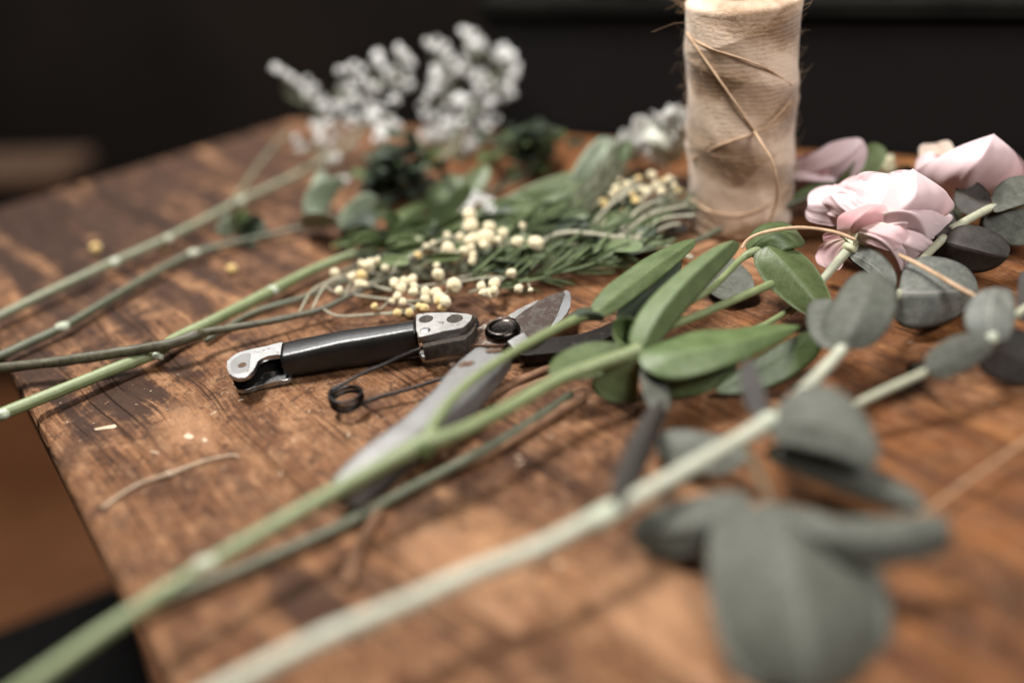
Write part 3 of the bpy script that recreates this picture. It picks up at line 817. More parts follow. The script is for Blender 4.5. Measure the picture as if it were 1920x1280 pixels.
sh.part('lower_flange', prism(lowf, .34, .10, M['steel'], .05, 'lower_flange', smooth_n=3))
# bracket with two black discs for its shaded holes, right of the sleeve
brk = [A(*q) for q in [(78, 300), (100, 288), (170, 277), (350, 279), (500, 285), (548, 300), (520, 345), (470, 398), (415, 402), (300, 430), (190, 455), (100, 480), (88, 420)]]
br = sh.part('bracket', prism(brk, 1.92, 1.56, M['steel_dirty'], .07, 'bracket'), label='bright worn steel bracket')
for X, Y, r in ((165, 332, .33), (395, 330, .37)):
    h = P(*A(X, Y), 1.92)
    sh.part('dark_hole_disc', lathe(Vector((h.x, h.y, 0)), [(r + .02, 1.9), (r + .02, 1.924), (r - .01, 1.929), (r - .05, 1.926), (.02, 1.9255)], M['grime'], 28, 'dark_hole_disc'), br)  # flat black disc painted as the dark inside of a hole
h = P(*A(160, 424), 1.92)
sh.part('rivet', lathe(Vector((h.x, h.y, 0)), [(.24, 1.88), (.24, 1.935), (.20, 1.955), (.10, 1.965), (.02, 1.967)], M['steel'], 24, 'rivet'), br)
lowp = [A(*q) for q in [(105, 590), (240, 555), (400, 520), (560, 470), (640, 500), (560, 560), (480, 590), (380, 612), (200, 632), (130, 632)]]
sh.part('lower_bracket', prism(lowp, .80, .45, M['steel_dirty'], .06, 'lower_bracket'))
mid_ = [A(*q) for q in [(120, 420), (500, 340), (570, 370), (540, 440), (470, 500), (330, 520), (140, 560)]]
sh.part('handle_web', prism(mid_, 1.55, .82, M['grime'], .02, 'handle_web'))
for X, Y, z, r in ((385, 478, 1.05, .34), (420, 545, .8, .26), (520, 440, 1.1, .3), (545, 345, 1.55, .22), (560, 370, 1.4, .2)):
    me = bead(P(*A(X, Y), z), r * .01, M['grime'] if r > .33 or X > 540 else M['rust'], 'clogged_dirt', (1.15, .8, .9), 3, .5)
    sh.part('clogged_dirt', me)
# pivot plate, bolt, blades
piv = [A(*q) for q in [(440, 470), (520, 400), (600, 400), (650, 350), (760, 305), (900, 300), (1010, 390), (1000, 470), (920, 520), (700, 545), (560, 540), (480, 560)]]
sh.part('pivot_plate', prism(piv, 1.02, .62, M['rust'], .04, 'pivot_plate'))
bc = P(*A(778, 415), 1.3)
sh.part('pivot_bolt', lathe(Vector((bc.x, bc.y, 0)), [(.80, 1.02), (.84, 1.08), (.85, 1.22), (.82, 1.36), (.74, 1.46), (.66, 1.49), (.60, 1.47), (.56, 1.43), (.5, 1.42), (.02, 1.42)], M['blued'], 56, 'pivot_bolt'), label='round blackened pivot bolt')
bl = [A(*q) for q in [(880, 330), (905, 300), (960, 262), (1030, 215), (1060, 192), (1120, 160), (1180, 132), (1262, 112), (1278, 130), (1250, 205), (1225, 270), (1195, 335), (1130, 425), (1060, 480), (1000, 520), (930, 480)]]
blade = sh.part('blade', prism(bl, 1.24, 1.04, M['bladed'], .02, 'blade'), label='dark grimy blade with a bright sharpened tip')
ed = [A(*q) for q in [(1264, 108), (1295, 103), (1318, 120), (1326, 165), (1318, 235), (1295, 285), (1250, 335), (1138, 430), (1197, 333), (1227, 270), (1252, 205), (1280, 130)]]
sh.part('cutting_edge', prism(ed, 1.22, 1.08, M['bevel'], .015, 'cutting_edge'), blade)
spine = [A(*q) for q in [(815, 308), (905, 252), (1058, 178), (1062, 190), (1030, 213), (960, 260), (905, 298), (880, 326)]]
sh.part('spine', prism(spine, 1.235, 1.05, M['steel_dirty'], .015, 'spine'), blade)
hook = [A(*q) for q in [(880, 560), (980, 525), (1100, 485), (1250, 470), (1400, 455), (1560, 400), (1700, 335), (1830, 260), (1950, 190), (1990, 215), (1900, 300), (1780, 390), (1650, 470), (1550, 512), (1350, 565), (1200, 600), (1060, 612), (960, 620), (900, 610)]]
hk = sh.part('hook_blade', prism(hook, .95, .50, M['hookm'], .03, 'hook_blade'), label='dark curved counter blade with a thin bright edge')
edge_px = [A(*q) + (.86,) for q in [(955, 617), (1060, 609), (1200, 597), (1350, 563), (1440, 540)]]
sh.part('cutting_edge', stem(edge_px, M['bevel'], .035, 8, 6, 0, 'cutting_edge'), hk)
tang = [A(*q) for q in [(815, 510), (870, 478), (950, 434), (990, 490), (930, 535), (870, 565)]]
# bare lower handle, tapering towards the viewer
hl = [(888, 648, .65, 1.50, 2.0), (862, 668, .55, 1.55, 2.15), (834, 694, .45, 1.60, 2.15), (812, 722, .38, 1.66, 1.95), (782, 750, .34, 1.72, 1.75), (750, 780, .32, 1.76, 1.6), (712, 808, .30, 1.78, 1.5), (672, 838, .28, 1.76, 1.4), (640, 868, .28, 1.72, 1.3), (620, 892, .30, 1.68, 1.2)]
pts = [P(x, y, z1) for x, y, z0, z1, w in hl]
st2 = []
for i, (x, y, z0, z1, w) in enumerate(hl):
    d = pts[min(i + 1, len(pts) - 1)] - pts[max(i - 1, 0)]; d.z = 0; d.normalize()
    perp = Vector((-d.y, d.x, 0))
    if perp.x < 0: perp.negate()
    c = pts[i] + perp * (w * .005); c.z = 0
    st2.append((c, perp * (w * .005), z0 * .01, z1 * .01))
st2 = densify(st2, 4)
a, b = st2[0], st2[-1]; dd = (a[0] - st2[4][0]).normalized()
st2 = [(a[0] + dd * .002, a[1] * .8, a[2] + .0015, a[3] - .0012), (a[0] + dd * .0012, a[1] * .95, a[2] + .0006, a[3] - .0004)] + st2
dd = (b[0] - st2[-5][0]).normalized()
st2 += [(b[0] + dd * .002, b[1] * .9, b[2] + .001, b[3] - .001), (b[0] + dd * .0035, b[1] * .6, b[2] + .003, b[3] - .003)]
lh = sh.part('bare_handle', loft(st2, M['alloy'], 'bare_handle', 36, 4.2), label='bare grey metal handle running towards the viewer')
sh.part('tang', prism(tang, 1.3, 1.06, M['steel'], .03, 'tang'))
for X, Y, rx in ((500, 692, .32), (690, 580, .2), (740, 578, .2), (380, 690, .12)):
    c = P(*A(X, Y), 1.57)
    me = bead(Vector((c.x, c.y, c.z - .0003)), rx * .01, M['rust'], 'rust_spot', (1.25, .8, .22), 3, .5)
    sh.part('rust_spot', me, lh)
# spring
cc = P(*Bq(1020, 742), .85); rc = .70; wire = []
for q_ in [Bq(1900, 285) + (1.25,), Bq(1840, 308) + (1.25,), Bq(1650, 345) + (1.3,), Bq(1500, 400) + (1.3,), Bq(1330, 480) + (1.3,), Bq(1180, 540) + (1.28,), Bq(1050, 610) + (1.22,)]:
    wire.append(tuple(P(*q_)))
ph0, ph1 = math.radians(150), math.radians(286 + 720)
K = 46
for i in range(K + 1):
    t = i / K; ph = ph0 + (ph1 - ph0) * t
    wire.append((cc.x + math.cos(ph) * rc * .01, cc.y + math.sin(ph) * rc * .01, (1.10 - .56 * t) * .01))
for q_ in [Bq(1200, 770) + (.52,), Bq(1500, 686) + (.6,), Bq(1800, 592) + (.7,), Bq(1900, 565) + (.75,)]:
    wire.append(tuple(P(*q_)))
wq = [Vector(p) for p in cr(wire, 3)]
sh.part('spring', tube(wq, [.00088] * len(wq), M['springm'], 10, 'spring'), label='dark coiled wire spring')

# ================================================================== fresh green stem with big leaves (middle)
CX = lambda X, Y: (1020 + X / 3.556, 400 + Y / 3.556)
gs = Thing('leafy_sprig', 'bright green forked stem lying across the shears, with broad green leaves at its node', 'sprig', P(800, 840, 0))
gs.part('stem', stem([(-40, 1345, 1.9, .26), (60, 1278, 2.0, .26), (200, 1180, 2.1, .26), (380, 1063, 2.2, .26), (560, 958, 2.4, .265), (700, 880, 2.5, .28), (770, 842, 2.6, .33), (806, 826, 2.65, .37), (835, 818, 2.65, .29), (880, 800, 2.6, .27), (960, 760, 2.5, .27), (1050, 710, 2.5, .27), (1130, 680, 2.5, .28), (1178, 663, 2.5, .31), (1200, 656, 2.5, .33)], M['stem'], n=8, segs=16))
gs.part('branch', stem([(800, 822, 2.65, .26), (815, 793, 2.8, .22), (850, 745, 3.0, .2), (900, 701, 3.1, .19), (960, 661, 3.15, .19), (1030, 622, 3.1, .2), (1085, 596, 3.0, .2), (1118, 586, 2.95, .18)], M['stem'], n=8, segs=14))
gs.part('node', bead(P(386, 1057, 2.35), .0029, M['node'], 'node', (1.5, .9, .8), 3, .25))
gs.part('bud_scar', bead(P(797, 842, 2.6), .0034, M['leaf'], 'bud_scar', (.9, .8, 1.2), 3, .35))
gs.part('leaf', leaf((1198, 668, 2.6), (1502, 612, 1.9), (1318, 620, 2.6), (1300, 704, 2.2), (1316, 655, 2.75), mats=LEAF, peak=.42, k=1.35, ripple=.03, cup=-.02, freq=13), label='broad pale green leaf lying to the right')
gs.part('leaf', leaf((1345, 735, .5), (1530, 622, 1.7), (1420, 668, 1.3), (1495, 700, .6), None, mats=LEAF, peak=.5, k=1.0))
gs.part('leaf', leaf((1204, 674, 2.2), (1380, 690, .9), (1300, 668, 1.7), (1262, 745, .4), None, mats=LEAF, peak=.5, k=.9, ripple=.02))
gs.part('leaf', leaf((1186, 661, 2.1), (1030, 698, 2.2), (1092, 643, 2.5), (1104, 708, 1.7), None, mats=LEAF, peak=.5, k=.95, ripple=.015))
gs.part('leaf', leaf((1196, 676, 2.4), (1178, 755, .25), (1108, 720, 1.1), (1196, 722, .9), None, mats=LEAF, peak=.6, k=.7, ripple=.03))
gs.part('leaf', leaf((1204, 656, 2.6), (1376, 449, 4.6), (1222, 556, 3.6), (1312, 552, 3.2), (1268, 548, 4.0), mats=[M['leaf_under'], M['leaf']], peak=.55, k=.72, ripple=.02, tipcurl=-.3), label='upright leaf standing off the node')
gs.part('leaf', leaf((1112, 592, 2.95), (1304, 450, 3.7), (1168, 512, 3.4), (1205, 548, 2.9), (1190, 528, 3.35), mats=LEAF, peak=.45, k=.85, ripple=.022, freq=14), label='wavy leaf on the left fork')
gs.part('leaf', leaf((1160, 598, 2.2), (1270, 478, 3.0), (1200, 532, 2.6), (1246, 556, 2.0), None, mats=DULL, peak=.5, k=.8))  # dull dark colour paints in the shadow of the leaf above
gs.part('leaf', leaf((1060, 604, 3.0), (1132, 594, 2.9), (1094, 577, 3.15), (1104, 602, 2.7), (1098, 587, 3.25), mats=DULL, peak=.5, k=.7))
gs.part('leaf', leaf((1190, 656, 2.5), (1172, 596, 3.3), (1150, 628, 2.9), (1196, 628, 2.6), (1172, 634, 2.2), mats=LEAF, peak=.5, k=.6))
gs.part('side_stem', stem([(1202, 652, 2.5, .24), (1235, 615, 2.5, .2), (1285, 572, 2.6, .17), (1335, 540, 2.7, .16), (1385, 490, 2.9, .16), (1408, 474, 3.1, .2), (1438, 462, 3.3, .15)], M['stem'], n=7))
gs.part('side_stem', stem([(1208, 652, 2.4, .24), (1250, 615, 2.3, .2), (1300, 595, 2.2, .19), (1370, 565, 2.2, .19), (1445, 533, 2.2, .2), (1500, 508, 2.0, .2)], M['stem'], n=7))
gs.part('side_stem', stem([(1400, 622, .9, .14), (1440, 605, .9, .14), (1490, 574, .9, .14), (1530, 555, .9, .13)], M['stem'], n=7))
gs.part('leaf', leaf((1438, 462, 3.5), (1549, 592, 1.2), (1438, 530, 2.3), (1524, 495, 2.5), (1487, 512, 2.75), mats=LEAF, peak=.42, k=.75, ripple=.018, cup=-.04), label='folded leaf hanging over the side stem')
gs.part('leaf', leaf((1402, 472, 3.0), (1500, 440, 3.2), (1440, 417, 3.7), (1478, 470, 3.2), (1455, 440, 3.9), mats=LEAF, peak=.5, k=.6, ripple=.02))
gs.part('leaf', leaf((1325, 478, .8), (1392, 560, .5), (1318, 535, .7), (1400, 505, 1.0), None, mats=[M['euc'], M['euc']], peak=.5, k=.8))

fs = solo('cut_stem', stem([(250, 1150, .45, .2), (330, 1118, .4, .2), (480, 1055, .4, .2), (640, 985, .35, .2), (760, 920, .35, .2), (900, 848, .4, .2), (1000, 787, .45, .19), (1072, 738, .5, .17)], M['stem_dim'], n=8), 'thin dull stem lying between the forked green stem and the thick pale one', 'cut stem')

TG = 'brown twigs beside the shears'
solo('brown_twig', stem([(652, 1095, .25, .20), (668, 1040, .2, .18), (700, 975, .2, .17), (748, 905, .2, .16), (815, 820, .2, .17), (877, 766, .2, .19), (930, 736, .2, .19), (971, 715, .2, .18), (1048, 682, .2, .16)], M['bark'], n=8, rough=.25), 'long thin brown twig curving along the lower handle of the shears', 'twig', TG)
solo('brown_twig', stem([(925, 762, .2, .18), (960, 740, .2, .2), (1000, 722, .2, .19), (1055, 698, .2, .16)], M['bark'], n=8, rough=.3), 'short brown twig lying close beside the long one, under the green stem', 'twig', TG)
solo('brown_twig', stem([(850, 880, .2, .17), (920, 846, .22, .22), (990, 806, .24, .25), (1041, 774, .24, .26), (1094, 742, .24, .22)], M['bark'], n=8, rough=.3), 'thickest brown twig with pale spots, below the thin green stem', 'twig', TG)

# ================================================================== foreground eucalyptus
Fq = lambda X, Y: (1100 + X / 2.133, 680 + Y / 2.133)
ec = Thing('eucalyptus_branch', 'thick pale eucalyptus branch running across the front of the picture, with blurred grey leaves', 'eucalyptus', P(1140, 990, 0))
ec.part('stem', stem([(330, 1345, 2.2, .29), (430, 1285, 2.3, .29), (600, 1197, 2.4, .29), (760, 1130, 2.45, .285), (870, 1080, 2.5, .285), (1000, 1030, 2.55, .285), (1090, 985, 2.6, .29), (1140, 960, 2.6, .34), (1165, 947, 2.6, .28), (1300, 872, 2.65, .29), (1380, 826, 2.7, .28), (1440, 792, 2.75, .32), (1456, 783, 2.75, .27), (1500, 738, 2.6, .25), (1545, 692, 2.6, .24), (1582, 650, 2.6, .24)], M['euc_stem'], n=8, segs=16))
ec.part('node', stem([(1105, 979, 2.62, .315), (1128, 967, 2.62, .35), (1146, 957, 2.62, .35), (1158, 951, 2.62, .305)], M['node'], n=5, name='node'))
ec.part('node', bead(P(1443, 790, 2.85), .0037, M['node'], 'node', (1.1, .9, 1), 3, .15))
ec.part('twig', stem([(1582, 650, 2.6, .2), (1620, 600, 2.4, .18), (1660, 565, 2.1, .17), (1690, 549, 2.0, .2), (1712, 510, 2.0, .17), (1734, 481, 2.1, .19), (1770, 446, 2.2, .21)], M['euc_stem2'], n=7))
ec.part('leaf', leaf((1450, 800, 2.9), (1648, 858, 2.9), (1548, 722, 4.0), (1530, 846, 2.8), (1545, 795, 3.5), mats=EUC, peak=.45, k=.75))
ec.part('leaf', leaf((1438, 840, 2.0), (1730, 954, 1.6), (1600, 862, 2.0), (1540, 908, 1.4), (1562, 884, 2.0), mats=EUC, peak=.5, k=.75))
ec.part('leaf', leaf((1440, 946, 2.5), (1508, 1296, .7), (1334, 1104, 1.5), (1666, 1096, .8), (1492, 1108, 2.4), mats=EUC, peak=.5, k=.5, cup=-.08, ripple=.01), label='large round grey leaf nearest the viewer')
ec.part('leaf', leaf((1470, 962, 2.6), (1780, 990, 2.4), (1640, 970, 2.8), (1655, 1062, 1.7), (1640, 1012, 2.6), mats=EUC, peak=.68, k=.7, tipcurl=.3))
ec.part('leaf', leaf((1410, 950, 2.0), (1185, 1003, 1.0), (1300, 930, 1.9), (1310, 1032, .9), (1300, 985, 1.7), mats=EUC, peak=.5, k=.75, cup=-.06))
ec.part('leaf', leaf((1245, 745, 1.4), (1158, 948, 3.0), (1172, 838, 2.5), (1222, 850, 2.2), (1200, 838, 3.0), mats=EUCD, peak=.5, k=.55, cup=-.1), label='dark curled leaf seen edge on')
ec.part('leaf', leaf((1232, 770, 1.6), (1212, 690, 2.0), (1205, 730, 1.9), (1255, 735, 1.5), None, mats=EUC, peak=.5, k=.6))
ec.part('leaf', leaf((1395, 862, 1.6), (1234, 822, 1.2), (1325, 810, 1.6), (1290, 880, .7), None, mats=EUC, peak=.55, k=.75))
ec.part('leaf', leaf((1440, 795, 2.8), (1404, 675, 3.9), (1394, 745, 3.2), (1436, 738, 3.4), None, mats=EUCD, peak=.45, k=.7))
ec.part('leaf', leaf((1576, 652, 2.7), (1640, 511, 3.9), (1556, 575, 3.2), (1676, 598, 3.1), (1612, 585, 3.7), mats=EUC, peak=.45, k=.62, ripple=.02))
ec.part('leaf', leaf((1570, 654, 2.6), (1545, 560, 2.9), (1513, 610, 2.5), (1590, 610, 3.0), None, mats=EUC, peak=.5, k=.6, ripple=.02))
ec.part('leaf', leaf((1686, 551, 2.1), (1834, 545, 1.3), (1742, 480, 2.7), (1724, 616, .7), (1738, 549, 2.25), mats=EUCS, peak=.36, k=.66, ripple=.01, cup=-.02), label='speckled grey leaf with a pale midrib')
ec.part('leaf', leaf((1678, 538, 2.1), (1594, 476, 2.5), (1650, 474, 3.0), (1636, 516, 2.1), None, mats=EUCS, peak=.45, k=.66))
ec.part('leaf', leaf((1772, 452, 2.2), (1890, 482, 1.6), (1838, 425, 2.7), (1786, 508, .7), (1820, 465, 2.2), mats=EUCD, peak=.45, k=.66, ripple=.02), label='dark brown leaf on the wood')
ec.part('leaf', leaf((1772, 446, 2.2), (1742, 352, 3.3), (1728, 405, 2.6), (1790, 405, 2.5), None, mats=EUCD, peak=.5, k=.66))
ec.part('leaf', leaf((1765, 450, 2.0), (1722, 505, .6), (1728, 462, 1.4), (1768, 492, .8), None, mats=EUCD, peak=.5, k=.66))
ec.part('twig', stem([(1385, 823, 2.7, .10), (1412, 868, 2.65, .085), (1436, 918, 2.6, .08), (1444, 952, 2.5, .07)], M['stem_dim'], n=6))
ec.part('dark_stalk', stem([(1588, 476, 2.3, .13), (1610, 494, 2.2, .13), (1636, 514, 2.0, .12)], M['black'], n=4, name='dark_stalk'))

e2 = Thing('eucalyptus_branch', 'grey-green eucalyptus twig with a blunt cut end beside the front rose', 'eucalyptus', P(1830, 430, 0))
e2.part('stem', stem([(1784, 431, 2.3, .23), (1800, 421, 2.4, .21), (1830, 404, 2.5, .2), (1862, 389, 2.6, .2), (1900, 386, 2.6, .16), (1960, 384, 2.5, .15)], M['euc_stem2'], n=7))
e2.part('leaf', leaf((1858, 390, 2.6), (1792, 360, 2.9), (1826, 338, 3.4), (1812, 402, 2.2), None, mats=EUCD, peak=.5, k=.6))
e2.part('leaf', leaf((1862, 388, 2.7), (1965, 362, 3.0), (1898, 332, 3.6), (1905, 388, 2.75), None, mats=EUC, peak=.45, k=.6))
e2.part('leaf', leaf((1864, 392, 2.5), (1950, 445, 1.2), (1935, 388, 2.5), (1864, 448, 1.1), None, mats=EUC, peak=.5, k=.6))
e2.part('leaf', leaf((1862, 394, 2.4), (1848, 440, .9), (1838, 412, 1.6), (1866, 420, 1.5), None, mats=EUCD, peak=.5, k=.6))  # dark leaf shape standing in for the shadow below the twig

e3 = Thing('eucalyptus_branch', 'slender eucalyptus twig at the right edge, its small dark leaves in pairs', 'eucalyptus', P(1800, 720, 0))
e3.part('stem', stem([(1560, 780, 1.2, .14), (1600, 760, 1.4, .15), (1660, 731, 1.7, .16), (1745, 693, 2.1, .16), (1800, 668, 2.2, .16), (1858, 636, 2.3, .19), (1900, 594, 2.3, .16), (1950, 560, 2.3, .15)], M['euc_stem2'], n=7))
e3.part('leaf', leaf((1742, 698, 2.2), (1858, 640, 2.6), (1772, 638, 2.8), (1812, 694, 1.8), None, mats=EUC, peak=.42, k=.7))
e3.part('leaf', leaf((1860, 640, 2.4), (1868, 540, 3.6), (1808, 592, 2.9), (1904, 592, 3.0), (1855, 590, 3.2), mats=[M['euc_spk'], M['euc']], peak=.5, k=.6))
e3.part('leaf', leaf((1852, 642, 2.2), (1985, 690, .8), (1920, 620, 2.0), (1868, 712, .5), None, mats=EUCD, peak=.5, k=.66))
e3.part('leaf', leaf((1926, 605, 2.2), (1925, 508, 2.8), (1908, 556, 2.4), (1960, 556, 2.6), None, mats=EUCD, peak=.5, k=.6))
e3.part('node', bead(P(1859, 634, 2.45), .0026, M['node'], 'node', (1, 1, 1.1), 3, .2))
e3.part('leaf', leaf((1752, 692, 2.0), (1700, 690, .8), (1722, 680, 1.4), (1722, 706, .9), None, mats=EUCD, peak=.5, k=.7))

# ================================================================== roses
DX = lambda X, Y: (1470 + X / 4.267, 240 + Y / 4.267)
PK = dict(k=.6, nu=34, nv=26, thick=.022, name='petal', pleat=.03)
rose = Thing('pink_rose', 'pale pink rose head lying in front, its loose petals spread beside eucalyptus leaves', 'rose', P(1630, 470, 0), 'pink roses')
rp = lambda *a, m='pink', **k: rose.part('petal', leaf(*a, mats=[M[m]], **{**PK, **k}))
rp((1636, 420, 3.2), (1640, 328, 4.6), (1562, 366, 3.6), (1716, 350, 4.2), (1640, 362, 4.2), peak=.6, ripple=.07, cup=.05, m='pink_mid', freq=17, k=.7)
rp((1650, 410, 3.3), (1672, 330, 4.9), (1600, 348, 4.2), (1735, 362, 4.0), (1668, 362, 4.3), peak=.6, ripple=.06, m='pink_mid', k=.7)
rp((1650, 408, 3.3), (1515, 384, 3.3), (1566, 350, 4.1), (1556, 424, 2.5), (1572, 386, 3.7), peak=.6, ripple=.04, cup=.05, k=.72, freq=12)
rp((1630, 426, 3.2), (1712, 317, 5.5), (1592, 364, 3.5), (1780, 402, 2.9), (1690, 396, 4.4), peak=.36, ripple=.03, k=1.7, crease=1.0, freq=13)
rp((1622, 412, 3.6), (1736, 452, 2.3), (1776, 388, 3.2), (1664, 446, 2.8), (1712, 404, 4.2), peak=.6, ripple=.05, k=.62, cup=-.04, freq=12)
rp((1594, 444, 3.1), (1646, 384, 4.4), (1576, 402, 3.8), (1664, 410, 3.9), (1614, 406, 4.5), peak=.6, m='pink_deep', cup=-.14, k=.72, ripple=.05, freq=12)
rp((1640, 424, 3.4), (1664, 326, 5.0), (1586, 356, 4.0), (1716, 340, 4.4), (1655, 364, 4.4), peak=.62, ripple=.08, m='pink', freq=19, k=.75)
rp((1620, 420, 3.5), (1560, 366, 4.2), (1540, 392, 3.2), (1606, 366, 4.4), (1572, 384, 4.0), peak=.6, ripple=.06, m='pink', freq=15, k=.75)
rp((1640, 430, 3.4), (1766, 422, 2.6), (1742, 388, 3.6), (1712, 452, 2.4), (1716, 416, 3.7), peak=.6, ripple=.06, m='pink', freq=14, k=.72)
rp((1606, 436, 3.6), (1688, 508, 1.2), (1628, 478, 2.3), (1700, 446, 3.1), (1660, 458, 3.4), peak=.5, ripple=.05, cup=-.05, k=.6)
rp((1630, 430, 3.5), (1732, 474, 1.8), (1682, 490, 1.8), (1730, 440, 3.0), (1698, 458, 3.0), peak=.55, ripple=.05, k=.6)
rp((1612, 428, 3.75), (1692, 456, 3.2), (1642, 462, 3.2), (1680, 422, 3.9), (1652, 440, 3.8), peak=.5, ripple=.05, m='pink_mid', k=.7)
rp((1604, 450, 3.2), (1658, 496, 1.6), (1620, 484, 2.1), (1652, 458, 3.0), None, peak=.5, ripple=.04)
rp((1592, 450, 2.9), (1564, 505, 1.3), (1530, 470, 1.8), (1584, 482, 2.0), None, peak=.5, ripple=.06, m='pink_mid')
rp((1590, 446, 2.8), (1545, 452, 2.2), (1558, 434, 2.8), (1562, 468, 1.9), None, peak=.5, m='pink_deep')
rose.part('calyx', bead(P(1601, 462, 2.75), .0050, M['calyx'], 'calyx', (1, .8, .9), 3, .2))
for (x, y, z) in ((1640, 455, 3.1), (1575, 440, 3.2), (1570, 470, 2.2), (1628, 478, 2.2), (1612, 438, 3.4)):
    rose.part('sepal', leaf((1600, 464, 2.8), (x, y, z), ((1600 + x) / 2 - 3, (462 + y) / 2 - 6, z + .1), ((1600 + x) / 2 + 3, (462 + y) / 2 + 6, z - .3), None, mats=[M['calyx']], peak=.4, k=.8, nu=8, nv=4, name='sepal'))
rose.part('stem', stem([(1597, 464, 2.7, .26), (1580, 480, 2.4, .24), (1545, 521, 1.7, .2), (1510, 560, 1.0, .19), (1480, 585, .6, .19)], M['euc_stem2'], n=7))

r2 = Thing('pink_rose', 'pale pink rose lying half behind the twine spool, beside a dark green leaf', 'rose', P(1545, 350, 0), 'pink roses')
q2 = lambda *a, m='pink', **k: r2.part('petal', leaf(*a, mats=[M[m]], **{**PK, **k}))
q2((1466, 334, 1.8), (1618, 264, 4.4), (1530, 284, 3.8), (1580, 346, 1.8), (1548, 314, 3.2), peak=.5, ripple=.04, k=.95, freq=12)
q2((1465, 340, 1.8), (1585, 344, 1.9), (1530, 310, 2.8), (1530, 366, 1.0), (1528, 338, 2.6), peak=.55, ripple=.05, k=.7, freq=12)
q2((1460, 325, 2.0), (1555, 304, 3.2), (1505, 290, 3.2), (1520, 335, 2.4), (1510, 315, 2.3), peak=.5, m='pink_deep', k=.8)
q2((1465, 338, 1.6), (1540, 372, .6), (1520, 345, 1.6), (1490, 374, .7), None, peak=.5, k=.7)
r2.part('leaf', leaf((1560, 354, 1.8), (1640, 268, 3.8), (1596, 310, 3.2), (1650, 318, 2.4), None, mats=LEAF, peak=.6, k=.7))
r2.part('leaf', leaf((1486, 380, 1.4), (1574, 352, 2.0), (1524, 345, 2.4), (1536, 372, 1.4), None, mats=LEAF, peak=.5, k=.8))
r2.part('stem', stem([(1270, 470, .5, .15), (1330, 440, .7, .16), (1355, 428, .8, .17), (1420, 406, 1.2, .16), (1480, 383, 1.6, .16), (1565, 350, 1.8, .16)], M['stem_dim'], n=7))

r3 = Thing('pink_rose', 'pale pink rose with a pointed petal, lying at the back right before the black cabinet', 'rose', P(1800, 380, 0), 'pink roses')
q3 = lambda *a, m='pink', **k: r3.part('petal', leaf(*a, mats=[M[m]], **{**PK, **k}))
q3((1782, 386, 1.2), (1863, 252, 5.4), (1708, 336, 2.6), (1914, 344, 2.2), (1812, 336, 3.9), peak=.36, ripple=.02, k=1.6, freq=12)
q3((1785, 372, 1.5), (1916, 340, 2.0), (1880, 286, 4.0), (1856, 376, 1.2), (1866, 328, 3.2), peak=.6, ripple=.03, k=.5)
q3((1790, 372, 1.5), (1716, 325, 2.6), (1750, 288, 3.8), (1748, 366, 1.4), (1748, 325, 3.3), peak=.6, ripple=.03, k=.5)
q3((1785, 376, 1.4), (1760, 352, 1.6), (1738, 340, 2.4), (1790, 352, 2.2), None, peak=.6, ripple=.03, k=.5)
q3((1788, 372, 1.6), (1856, 372, .9), (1836, 340, 2.5), (1820, 384, .7), None, peak=.6, ripple=.03, k=.5)
q3((1772, 360, 1.8), (1776, 292, 3.9), (1735, 310, 3.1), (1810, 310, 3.6), None, peak=.6, m='pink_deep')
q3((1768, 350, 2.0), (1752, 270, 3.9), (1724, 292, 3.3), (1790, 282, 3.7), None, peak=.62, m='cream', k=.7)
r3.part('calyx', bead(P(1780, 372, 1.5), .0062, M['calyx'], 'calyx', (1, .8, .9), 3, .2))
r3.part('stem', stem([(1780, 376, 1.3, .2), (1792, 395, .9, .18), (1800, 430, .5, .17), (1796, 460, .4, .17)], M['stem_dim'], n=6))
r3.part('sepal', leaf((1782, 372, 1.6), (1806, 400, 1.0), (1785, 392, 1.1), (1802, 384, 1.4), None, mats=PALE, k=.8, name='sepal'))
r3.part('sepal', leaf((1776, 370, 1.6), (1765, 400, .8), (1760, 384, 1.2), (1780, 388, 1.1), None, mats=PALE, k=.8, name='sepal'))

# small pale buds between the roses
bdt = Thing('flower_bud', 'small pale flower bud on a green stalk between the pink roses', 'flower bud', P(1668, 330, 0))
bdt.part('bud', bead(P(1660, 312, 1.6), .0062, M['cream'], 'bud', (1, .9, 1.1), 4, .25))
bdt.part('leaf', leaf((1672, 335, 1.0), (1712, 318, 2.0), (1690, 312, 1.9), (1700, 340, .8), None, mats=DULL, k=.8))
bdt.part('stem', stem([(1660, 318, 1.5, .15), (1680, 338, .9, .14), (1700, 360, .4, .14)], M['stem_dim'], n=6))

# ================================================================== twine offcuts
solo('twine_offcut', stem([(1391, 466, 3.3, .07), (1400, 452, 3.6, .075), (1420, 440, 3.9, .08), (1450, 432, 4.1, .08), (1490, 427, 4.1, .08), (1530, 429, 4.0, .08), (1570, 437, 3.8, .085), (1604, 450, 3.5, .09)], M['strand'], n=8, rough=.2), 'curved piece of tan twine with a frayed dark tip, reaching into the front rose', 'twine', 'loose pieces of twine')
solo('twine_offcut', stem([(1686, 478, 3.1, .09), (1720, 495, 3.05, .09), (1760, 517, 2.9, .095), (1800, 541, 2.6, .10), (1828, 556, 2.3, .10)], M['strand'], n=8, rough=.2), 'short straight tan strand lying across the speckled eucalyptus leaf', 'twine', 'loose pieces of twine')
solo('twine_offcut', stem([(1660, 1000, .4, .07), (1730, 962, .5, .07), (1800, 912, .6, .07), (1870, 862, .8, .07), (1960, 800, 1.1, .07)], M['strand_dark'], n=8, rough=.2), 'blurred tan strand on bare wood near the lower right edge', 'twine', 'loose pieces of twine')

